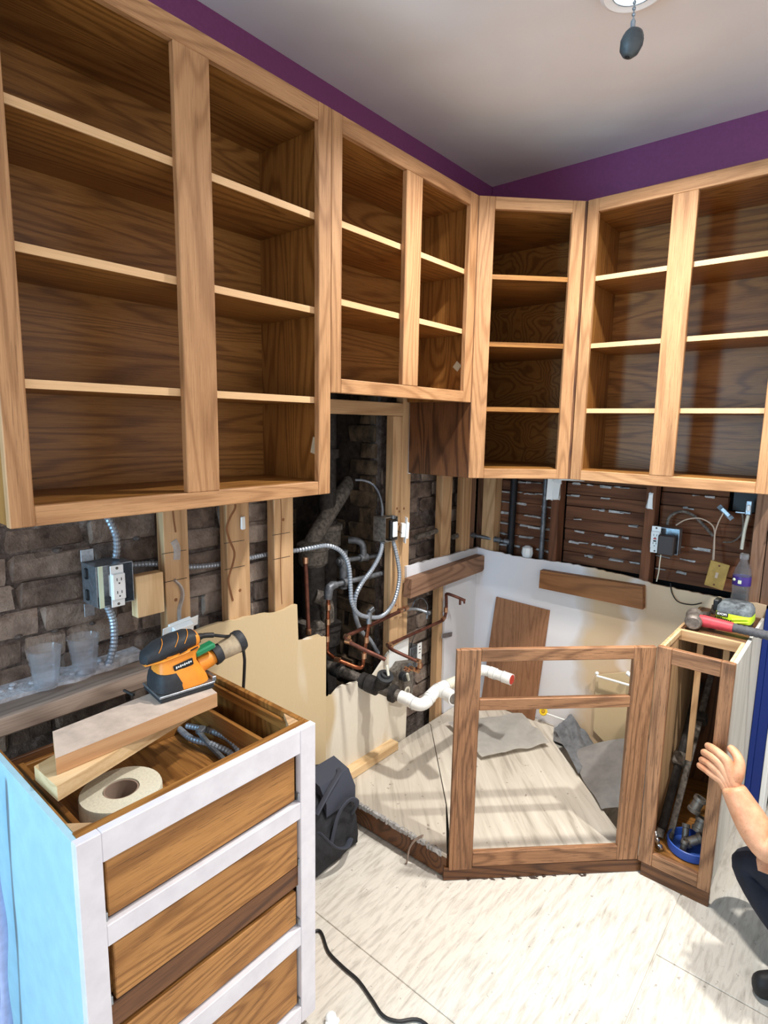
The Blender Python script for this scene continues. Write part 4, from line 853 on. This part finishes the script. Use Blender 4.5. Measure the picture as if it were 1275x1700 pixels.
solo('debris', b, plain('grey_rubble', (82, 72, 66), .9, 0, .4, .8, 60), 'dark rubble on the narrow cabinet behind the hammer', 'debris')['kind'] = 'stuff'

# ================================================================ INSIDE THE NARROW BASE
t = thing('bar_clamp', 'dark steel bar clamp standing in the narrow cabinet, left of the pair', 'clamp', (1.13, -.50, .104))
k0, k1 = Vector((1.136, -.50, .125)), Vector((1.136, -.09, .56))
b = MB(); b.tube([k0, k1], .015, 10); part('bar', b, M_IRON, t)
b = MB(); b.obox(k0.lerp(k1, .45), (.045, .05, .05), Matrix.Rotation(.7, 3, 'X'), .005); part('jaw', b, M_IRONG, t)
b = MB(); b.tube([k0 + Vector((0, -.012, .01)), k0 + Vector((.0, -.030, -.012))], .014, 10); part('foot', b, M_IRONG, t)
t = thing('bar_clamp', 'worn steel bar clamp standing in the narrow cabinet, right of the pair', 'clamp', (1.165, -.50, .104))
k0, k1 = Vector((1.166, -.50, .122)), Vector((1.170, -.06, .60))
b = MB(); b.obox((k0 + k1) / 2, (.022, .010, (k1 - k0).length), Vector((0, 0, 1)).rotation_difference(k1 - k0).to_matrix(), .002); part('bar', b, M_IRONG, t)
b = MB(); b.obox(k0.lerp(k1, .70), (.05, .03, .06), Matrix.Rotation(.7, 3, 'X'), .004); part('jaw', b, M_IRON, t)
b = MB(); b.tube([k0, k0 + Vector((0, -.02, -.010))], .013, 10); part('foot', b, M_IRONG, t)
t = thing('tap_handle', 'shiny silver tap fitting lying at the left front of the narrow cabinet', 'fitting', (1.135, -.56, .104))
M_CHROME = plain('chrome', (214, 214, 216), .18, .95)
b = MB(); b.tube(smooth([(1.128, -.545, .122), (1.142, -.572, .118), (1.160, -.592, .112)], 4), [.006 + .004 * (i % 3 == 0) for i in range(9)], 10); part('lever', b, M_CHROME, t)
b = MB(); b.lathe([(.012, 0), (.014, .004), (.010, .016), (.006, .022), (0, .023)], (1.126, -.540, .112), 14, (-.2, .3, .9)); part('hub', b, M_CHROME, t)
t = thing('blue_lid', 'round blue plastic lid holding metal fittings in the narrow cabinet', 'lid', (1.232, -.520, .104))
b = MB(); b.lathe([(0, .0), (.070, 0), (.074, .004), (.076, .034), (.073, .036), (.071, .034), (.069, .007), (0, .006)], (1.236, -.515, .104), 32, cap=False); part('rim', b, plain('blue_plastic', (52, 84, 160), .4), t)
M_FIT = plain('dull_fitting', (128, 118, 108), .5, .6, .25, 0, 40)
for (x, y, z, d, r, ln, lab) in ((1.222, -.552, .132, (.1, .2, .95), .013, .05, 'upright dull pipe fitting nearest the front of the blue lid'), (1.246, -.520, .150, (.7, .3, .5), .020, .06, 'fat dull elbow fitting leaning in the middle of the blue lid'), (1.215, -.505, .150, (-.1, .5, .9), .014, .07, 'tall dull pipe nipple at the left of the blue lid'), (1.255, -.475, .190, (.2, .3, .9), .024, .05, 'large ringed fitting at the back of the blue lid'), (1.235, -.465, .255, (.3, .2, .9), .022, .06, 'topmost grey fitting of the heap in the blue lid')):
    b = MB(); L2 = ln / 2; b.lathe([(r * .55, -L2), (r * .95, -L2), (r, -L2 + .003), (r, -L2 + .012), (r * .82, -L2 + .014), (r * .82, L2 - .014), (r, L2 - .012), (r, L2 - .003), (r * .95, L2), (r * .6, L2), (r * .6, -L2)], (x, y, z), 14, d, False, True); solo('pipe_fitting', b, M_FIT, lab, 'fitting', 'fittings in the blue lid')

# ================================================================ IN THE SINK BASE
def sheet(name, poly, zf, mat, lab, cat, nx=18):
    """crumpled sheet over a quad (4 corners), bilinear, height function zf(u,v)"""
    b = MB(); P = [Vector(p) for p in poly]; g = []
    for i in range(nx + 1):
        row = []
        for j in range(nx + 1):
            u, v = i / nx, j / nx; p = P[0] * (1 - u) * (1 - v) + P[1] * u * (1 - v) + P[2] * u * v + P[3] * (1 - u) * v; p.z += zf(u, v); row.append(b.bm.verts.new(p))
        g.append(row)
    fs = [b.bm.faces.new((g[i][j], g[i + 1][j], g[i + 1][j + 1], g[i][j + 1])) for i in range(nx) for j in range(nx)]
    ex = bmesh.ops.solidify(b.bm, geom=fs, thickness=.0016)
    solo(name, b, mat, lab, cat, None, .5)
rn = random.Random(3); PH = [(rn.uniform(2, 9), rn.uniform(2, 9), rn.uniform(0, 6)) for _ in range(6)]
def crumple(a): return lambda u, v: a * sum(abs(math.sin(f * u + g * v + p)) for f, g, p in PH) / 6
M_PAPER = plain('grey_paper', (214, 210, 203), .8, 0, .05, .2, 30); M_FELT = plain('grey_felt', (150, 152, 156), .8, 0, .22, .3, 30); M_FELT2 = plain('grey_card_sheet', (176, 172, 168), .8, 0, .10, .15, 20)
sheet('paper_sheet', [(0.107, -0.395, 0.112), (0.393, -0.538, 0.112), (0.573, -0.231, 0.112), (.34, -.05, .112)], crumple(.030), M_PAPER, 'pale grey crumpled paper at the back of the cabinet floor', 'paper')
sheet('felt_sheet', [(0.545, -0.119, 0.130), (0.768, -0.370, 0.112), (0.714, -0.050, 0.088), (0.593, -0.040, 0.194)], crumple(.028), M_FELT, 'dark grey torn felt standing against the right-hand wall', 'felt')
sheet('card_sheet', [(.66, -.215, .112), (.92, -.52, .112), (1.070, -.42, .112), (1.060, -.06, .26)], lambda u, v: .030 * math.sin(3 * v) + .010 * math.sin(9 * u + 4 * v), M_FELT2, 'large grey curled card at the right of the cabinet floor', 'card')
b = MB(); b.prism([(0.692, -0.020, 0.436)[0::2], (1.02, .57), (1.05, .30), (0.767, -0.020, 0.111)[0::2], (0.700, -0.020, 0.157)[0::2]], 'y', -.026, -.020); solo('torn_board', b, M_BEIGE, 'torn beige wallboard flap at the right behind the sink base', 'board', sharp=0)
b = MB(); b.tube([(0.708, -0.060, 0.448), (0.858, -0.060, 0.449)], .0055, 10); b.ball((0.706, -0.055, 0.458), .009); solo('white_rod', b, M_PVC, 'thin white rod slanting behind the upper opening of the sink base', 'rod')
b = MB(); b.lathe([(.006, 0), (.010, .003), (.010, .022), (.006, .028), (0, .029)], (0.838, -0.060, 0.505), 12, (.9, -.2, -.3)); solo('valve_stub', b, M_PVC, 'tiny white knob at the right edge of the upper opening', 'knob')
t = thing('yellow_valve', 'small yellow ring valve on white tubing at the back wall', 'valve', (0.454, -0.050, 0.174))
yc = Vector((0.454, -0.050, 0.177)); b = MB(); b.lathe([(.010, -.005), (.019, -.005), (.021, 0), (.019, .005), (.010, .005), (.008, 0)], yc, 20, (.1, -.9, .5), False, True); part('ring', b, plain('yellow_plastic', (224, 190, 40), .4), t)
b = MB(); b.lathe([(.008, 0), (.008, .006), (0, .007)], yc, 14, (.1, -.9, .5)); part('centre', b, plain('amber_plastic', (186, 140, 40), .4), t)
b = MB(); b.tube([yc + Vector((.012, 0, -.006)), (0.574, -0.050, 0.172)], .004, 8); part('tubing', b, M_PVC, t)
b = MB(); b.tube(smooth([(0.498, -1.125, 0.133), (0.474, -1.135, 0.112), (0.455, -1.145, 0.074), (0.448, -1.145, 0.031), (0.437, -1.140, -0.013)], 5), .009, 8, True, .35); solo('splinter_strip', b, wood('grey_plank', 'z'), 'bent torn strip hanging over the toe kick below the cabinet floor', 'strip')
b = MB()
for k in range(16):
    f = random.uniform(.0, .86); x = .598 + .47 * f; y = -1.113 + .47 * f; a_ = random.uniform(.3, 1.2); L2 = random.uniform(.012, .035)
    b.tube([(x, y, .0065), (x + L2 * .5 * math.cos(a_), y + L2 * .5 * math.sin(a_) - random.uniform(0, .012), .0072), (x + L2 * math.cos(a_), y + L2 * math.sin(a_) - .004, .0065)], [.0012, .0032, .001], 5)
solo('kick_debris', b, plain('dark_splinter', (70, 56, 48), .9), 'dark splinters on the floor along the sink base toe kick', 'debris')['kind'] = 'stuff'

# ================================================================ IN THE TOP DRAWER
conduit([(0.152, -1.859, 0.725), (0.239, -1.870, 0.730), (0.314, -1.854, 0.735), (0.372, -1.841, 0.730), (0.418, -1.848, 0.727)], .009, 'lower piece of ribbed steel conduit lying in the top drawer')
conduit([(0.177, -1.847, 0.735), (0.257, -1.830, 0.745), (0.325, -1.818, 0.745), (0.375, -1.821, 0.738), (0.409, -1.830, 0.728)], .009, 'upper piece of ribbed steel conduit lying in the top drawer')
b = MB(); b.tube([(0.266, -1.863, 0.757), (0.314, -1.858, 0.730), (0.405, -1.868, 0.724)], .007, 8); b.obox((0.262, -1.854, 0.757), (.02, .03, .014), Matrix.Rotation(.5, 3, 'Z'), .003); solo('conduit_connector', b, M_GALV, 'grey strap connector tying the conduit in the drawer', 'connector')
b = MB(); b.tube([(0.218, -2.038, 0.924), (0.260, -2.034, 0.924)], .0035, 8); solo('screw_nail', b, M_IRON, 'dark nail lying near the far edge of the sanded board', 'nail')

# ================================================================ FLOOR ITEMS
t = thing('duffel_bag', 'black duffel bag on the floor between drawer cabinet and sink base', 'bag', (.14, -1.42, .0))
M_BAG = plain('black_canvas', (44, 45, 50), .85, 0, .35, .5, 30)
rs = []
for (z, x0, x1, y0, y1) in ((.004, .03, .235, -1.68, -1.165), (.02, .02, .255, -1.70, -1.150), (.10, .02, .250, -1.70, -1.155), (.18, .03, .232, -1.69, -1.175), (.25, .045, .20, -1.66, -1.205), (.30, .07, .165, -1.60, -1.25), (.315, .09, .14, -1.55, -1.30)):
    n = 28; rs.append([((x0 + x1) / 2 + (x1 - x0) / 2 * math.copysign(abs(math.cos(2 * PI * k / n)) ** .45, math.cos(2 * PI * k / n)) + random.uniform(-.006, .006), (y0 + y1) / 2 + (y1 - y0) / 2 * math.copysign(abs(math.sin(2 * PI * k / n)) ** .45, math.sin(2 * PI * k / n)) + random.uniform(-.006, .006), z) for k in range(n)])
part('bag_body', MB().rings(rs), M_BAG, t, sharp=1.2)
M_STRAP = plain('black_strap', (58, 62, 74), .7)
for pts in ([(.22, -1.21, .12), (.262, -1.22, .20), (.262, -1.26, .235), (.255, -1.31, .20), (.25, -1.34, .10)], [(.25, -1.24, .06), (.285, -1.30, .08), (.29, -1.36, .12), (.27, -1.42, .20)], [(.14, -1.22, .29), (.20, -1.25, .315), (.225, -1.33, .29), (.235, -1.40, .24)]):
    b = MB(); b.tube(smooth(pts, 6), .011, 8, True, .4); part('strap', b, M_STRAP, t)
b = MB(); b.prism([(.10, .27), (.20, .27), (.235, .20), (.235, .25), (.20, .305), (.12, .325)], 'y', -1.35, -1.20); part('flap', b, M_STRAP, t, label='grey-blue folded flap')
b = MB(); b.tube(smooth([(.34, -1.72, .0095), (.40, -1.62, .0095), (0.414, -1.555, 0.010), (0.489, -1.587, 0.010), (0.559, -1.594, 0.010), (0.620, -1.595, 0.010), (0.687, -1.611, 0.010), (0.738, -1.624, 0.010), (0.777, -1.610, 0.010), (0.837, -1.566, 0.010), (.98, -1.62, .0095), (1.3, -1.9, .0095)], 7), .0045, 8); solo('extension_cord', b, M_BLACK, 'black cord snaking over the floor from behind the drawer cabinet', 'cord')
b = MB(); b.ball((.640, -1.725, .018), .016, (1, 1, .8), 9); b.obox((.648, -1.728, .012), (.034, .028, .014), Matrix.Rotation(.4, 3, 'Z'), .004, )
solo('plaster_chunk', b, M_WPLAST, 'white plaster chunk on the floor at the corner of the drawer cabinet', 'plaster')
b = MB(); b.tube(smooth([(0.259, -2.345, 0.843), (0.244, -2.345, 0.696), (0.237, -2.345, 0.576), (0.235, -2.345, 0.455), (0.223, -2.345, 0.323), (0.210, -2.345, 0.186), (0.202, -2.345, 0.063)], 5), lambda f: .011 + .003 * math.sin(f * 17), 10, True, .6); solo('hanging_cloth', b, plain('lavender_cloth', (188, 194, 232), .7, 0, .1, .3, 30), 'pale lavender cloth strip hanging down beside the blue-lit white cabinet side', 'cloth')

# ================================================================ CEILING LAMPS AND PULL CHAIN
def lamp(x, y, lab, r):
    t = thing('ceiling_light', lab, 'lamp', (x, y, 2.728))
    b = MB(); b.lathe([(r * .62, .028), (r, .028), (r * 1.01, .022), (r * .98, .006), (r * .86, .0), (r * .62, .004)], (x, y, 2.728), 40, cap=False, closed=True); part('trim_ring', b, plain('lamp_white', (244, 244, 244), .4), t)
    b = MB(); b.lathe([(r * .60, .003), (r * .615, .001), (r * .635, .003)], (x, y, 2.728), 40, cap=False); part('gasket', b, M_GALV, t)
    e = NT('lamp_diffuser'); e.b.inputs['Emission Color'].default_value = (.86, 1, 1, 1); e.b.inputs['Emission Strength'].default_value = 2.2
    b = MB(); b.lathe([(0, .010), (r * .62, .010), (r * .62, .014), (0, .014)], (x, y, 2.728), 40); part('diffuser', b, e.out(lin((240, 250, 250)), .5), t)
lamp(.967, -.945, 'round white recessed ceiling lamp at the top edge of the photograph', .088)
lamp(1.86, -1.0, 'round white ceiling lamp out over the right side of the kitchen', .10)
PXc = Vector((1.3865, -2.105, 1.9255)); M_BALL = plain('grey_wood_ball', (74, 78, 80), .5, .1, .2, .2, 60)
t = thing('pull_chain', 'beaded pull chain with dark grey ball hanging near the camera', 'chain', (PXc[0], PXc[1], 1.9))
b = MB(); tilt = Vector((.25, .1, 1)).normalized()
b.lathe([(0, -.0112), (.0045, -.0104), (.0080, -.0068), (.0096, 0), (.0090, .0042), (.0085, .0047), (.0083, .0063), (.0066, .0090), (.0032, .0108), (0, .0112)], PXc, 24, tilt); part('pull_ball', b, M_BALL, t)
b = MB(); b.lathe([(0, 0), (.0022, .0006), (.002, .002), (0, .002)], PXc - tilt * .0120, 10, tilt); part('ball_hole', b, M_BLACK, t)
b = MB(); z = PXc[2] + .013
b.cyl((PXc[0], PXc[1], z - .004), (PXc[0], PXc[1], 2.70), .0006, None, 6)
b.cyl((PXc[0], PXc[1], z - .004), (PXc[0], PXc[1], z + .004), .0022, None, 8)
while z < 2.70: b.ball((PXc[0], PXc[1], z), .0016, (1, 1, 1), 7); z += .0046
part('bead_chain', b, M_STEEL, t, kind='stuff')
b = MB(); b.lathe([(0, 0), (.05, .002), (.06, .012), (.06, .058), (0, .058)], (PXc[0], PXc[1], 2.698), 28); part('canopy', b, M_WPLAST, t)

# ================================================================ PERSON
FAT = 1.14
def skin(chains, sub=2):
    """chains: list of lists of (pos, radius or (rx, ry)); first vertex of first chain is root. chains may start with an index into earlier vertices."""
    vs, rad, es = [], [], []
    for ch in chains:
        prev = None
        for q in ch:
            if isinstance(q, int): prev = q; continue
            vs.append(Vector(q[0])); rad.append(tuple(c * FAT for c in q[1]) if isinstance(q[1], tuple) else (q[1] * FAT, q[1] * FAT)); i = len(vs) - 1
            if prev is not None: es.append((prev, i))
            prev = i
    me = bpy.data.meshes.new('tmp'); me.from_pydata(vs, es, []); o = bpy.data.objects.new('tmp', me); C.objects.link(o)
    md = o.modifiers.new('s', 'SKIN'); md.use_smooth_shade = True; md.branch_smoothing = .6; sd = o.modifiers.new('u', 'SUBSURF'); sd.levels = sub; sd.render_levels = sub
    for i, r in enumerate(rad): me.skin_vertices[0].data[i].radius = r; me.skin_vertices[0].data[i].use_root = False
    seen = set(); adj = {}
    for a, c in es: adj.setdefault(a, []).append(c); adj.setdefault(c, []).append(a)
    for i in range(len(vs)):
        if i in seen: continue
        me.skin_vertices[0].data[i].use_root = True; stack = [i]
        while stack:
            k = stack.pop()
            if k in seen: continue
            seen.add(k); stack += adj.get(k, [])
    dg = bpy.context.evaluated_depsgraph_get(); out = bpy.data.meshes.new_from_object(o.evaluated_get(dg)); bpy.data.objects.remove(o); bpy.data.meshes.remove(me); return out
hip = Vector((1.86, -.74, .32)); knR = Vector((1.400, -.610, .215)); anR = Vector((1.655, -.770, .075)); knL = Vector((1.60, -.98, .40)); anL = Vector((1.80, -1.06, .09))
chest = Vector((1.73, -.84, .66)); neck = Vector((1.66, -.88, .80)); headc = Vector((1.58, -.91, .92))
shR = Vector((1.640, -.735, .60)); elR = Vector((1.478, -0.735, 0.353)); wrR = Vector((1.368, -0.700, 0.492))
shL = Vector((1.74, -1.02, .66)); elL = Vector((1.66, -1.10, .42)); wrL = Vector((1.66, -1.0, .50))
up_m = elR.lerp(shR, .5); fo_m = elR.lerp(wrR, .38)
body = skin([
    [(hip, (.135, .125)), ((hip + chest) / 2 + Vector((.02, 0, 0)), (.135, .115)), (chest, (.15, .115)), (neck, (.062, .062)), (headc + Vector((.015, 0, -.06)), (.066, .062)), (headc, (.082, .078)), (headc + Vector((.01, 0, .07)), (.078, .074))],
    [2, (shR, .060), (up_m, .050), (elR, .049), (fo_m, .050), (elR.lerp(wrR, .75), .040), (wrR, .035), (wrR.lerp(Vector((1.343, -0.694, 0.543)), .3), .031)],
    [2, (shL, .060), (elL, .045), (wrL, (.029, .024)), (wrL + Vector((-.09, -.01, .0)), (.04, .018))],
    [0, (hip + Vector((-.10, .04, -.01)), .105), (knR.lerp(hip, .5), .092), (knR, .074), (knR.lerp(anR, .4), .066), (anR, .042), (anR + Vector((-.10, -.07, -.030)), (.042, .034)), (anR + Vector((-.17, -.115, -.038)), (.036, .024))],
    [0, (hip + Vector((-.06, -.12, .0)), .105), (knL.lerp(hip, .5), .088), (knL, .066), (knL.lerp(anL, .4), .060), (anL, .042), (anL + Vector((-.12, .0, -.045)), (.042, .034)), (anL + Vector((-.19, .0, -.053)), (.036, .024))],
])
def m_skin():
    tt = NT('arm_skin'); v = tt.coord((1, 1, 1), False); n = tt.noise(v, 22, 4, .6); h = tt.noise(v, 160, 3, .7)
    col = tt.ramp(n, [(.3, (196, 134, 98)), (.7, (226, 172, 136))]); col = tt.mix(tt.math('MULTIPLY', tt.math('GREATER_THAN', h, .64), .35), col, lin((138, 92, 62))); tt.bump(h, .15, .002)
    return tt.out(col, .5)
M_SKIN = m_skin(); M_PANTS = plain('navy_pants', (28, 32, 46), .8, 0, .3, .3, 30); M_SHIRT = plain('dark_teal_shirt', (34, 48, 58), .85, 0, .2, .3, 30); M_SHOE = plain('black_shoe', (24, 24, 26), .6); M_HAIR = plain('brown_hair', (58, 42, 32), .8, 0, .3, .6, 90)
for mm in (M_SKIN, M_PANTS, M_SHIRT, M_SHOE, M_HAIR): body.materials.append(mm)
segs = [(hip, knR, 1), (knR, anR + Vector((0, 0, .05)), 1), (hip, knL, 1), (knL, anL + Vector((0, 0, .05)), 1), (hip, hip + Vector((.01, 0, .09)), 1), (hip + Vector((.01, 0, .13)), chest, 2), (chest, neck - Vector((0, 0, .03)), 2), (chest, shR, 2), (shR, shR.lerp(elR, .52), 2), (chest, shL, 2), (shL, shL.lerp(elL, .5), 2),
        (shR.lerp(elR, .60), elR, 0), (elR, wrR, 0), (shL.lerp(elL, .6), elL, 0), (elL, wrL + Vector((-.09, 0, 0)), 0), (neck + Vector((0, 0, .02)), headc + Vector((-.04, 0, 0)), 0), (headc + Vector((.04, 0, .05)), headc + Vector((-.0, 0, .09)), 4),
        (anR, anR + Vector((-.2, -.13, -.04)), 3), (anL, anL + Vector((-.21, 0, -.05)), 3)]
def dseg(p, a, c):
    ab = c - a; tt_ = max(0, min(1, (p - a).dot(ab) / max(1e-9, ab.length_squared))); return (p - a - ab * tt_).length
for f in body.polygons:
    cc = f.center; f.material_index = min(segs, key=lambda s_: dseg(cc, s_[0], s_[1]))[2]
pt = thing('person', 'crouching person in dark trousers at the right edge, hand on the narrow cabinet', 'person', (1.80, -.5, 0))
body.transform(W[pt].inverted()); bo = bpy.data.objects.new('body', body); link(bo, pt)
# right hand gripping the cabinet stile
palm = [(wrR, (.027, .022)), (Vector((1.358, -0.700, 0.520)), (.034, .020)), (Vector((1.343, -0.694, 0.543)), (.038, .017)), (Vector((1.329, -0.688, 0.559)), (.034, .014))]
FG = [
    [(1.343, -0.690, 0.574), (1.317, -0.682, 0.586), (1.289, -0.664, 0.588), (1.272, -0.640, 0.578)],
    [(1.328, -0.690, 0.556), (1.302, -0.684, 0.567), (1.278, -0.664, 0.564), (1.264, -0.640, 0.550)],
    [(1.318, -0.690, 0.533), (1.294, -0.684, 0.543), (1.273, -0.664, 0.537), (1.261, -0.642, 0.522)],
    [(1.312, -0.690, 0.510), (1.288, -0.684, 0.517), (1.267, -0.666, 0.514), (1.257, -0.646, 0.505)],
]
chains = []
wk = Vector((1.341, -0.694, 0.543))
for i, fg in enumerate(FG):
    r0 = (.0118, .0122, .0116, .0104)[i]; a = Vector(fg[0]); off = (a - wk) * .45
    chains.append([(wrR.lerp(wk, -.15) + off * .6, .020), (wrR.lerp(wk, .35) + off * .9, .0195), (wrR.lerp(wk, .55).lerp(a, .5), .0180), (a, r0 * 1.25), (Vector(fg[1]), r0 * 1.02), (Vector(fg[2]), r0 * .98), (Vector(fg[3]), r0 * .86)])
chains.append([(Vector((1.359, -0.698, 0.505)), .021), (Vector((1.370, -0.690, 0.545)), .0205), (Vector((1.373, -0.678, 0.577)), .0155), (Vector((1.359, -0.664, 0.593)), .0130), (Vector((1.344, -0.652, 0.598)), .0120), (Vector((1.332, -0.645, 0.603)), .0092)])
hand = skin(chains); hand.materials.append(M_SKIN); hand.transform(W[pt].inverted()); ho = bpy.data.objects.new('hand', hand); link(ho, pt); ho['label'] = 'right hand gripping the stile'
b = MB(); b.lathe([(0, -.014), (.009, -.006), (.010, .0), (0, .012)], headc + Vector((-.082, 0, -.005)), 10, (-.4, 0, .9)); part('nose', b, M_SKIN, pt)
for s in (-1, 1):
    b = MB(); b.ball(headc + Vector((.01, s * .078, -.005)), .022, (1, 1, 1.2), 10); part('ear', b, M_SKIN, pt)
    b = MB(); b.ball(headc + Vector((-.070, s * .03, .012)), .0085, (1, 1, 1), 10); ey = part('eye', b, M_WPLAST, pt); b = MB(); b.ball(headc + Vector((-.0765, s * .031, .011)), .0036, (1, 1, 1), 8); part('pupil', b, M_BLACK, ey)
b = MB(); b.obox(headc + Vector((-.076, 0, -.042)), (.008, .045, .007), None, .002); part('mouth', b, plain('lip', (168, 96, 84), .5), pt)
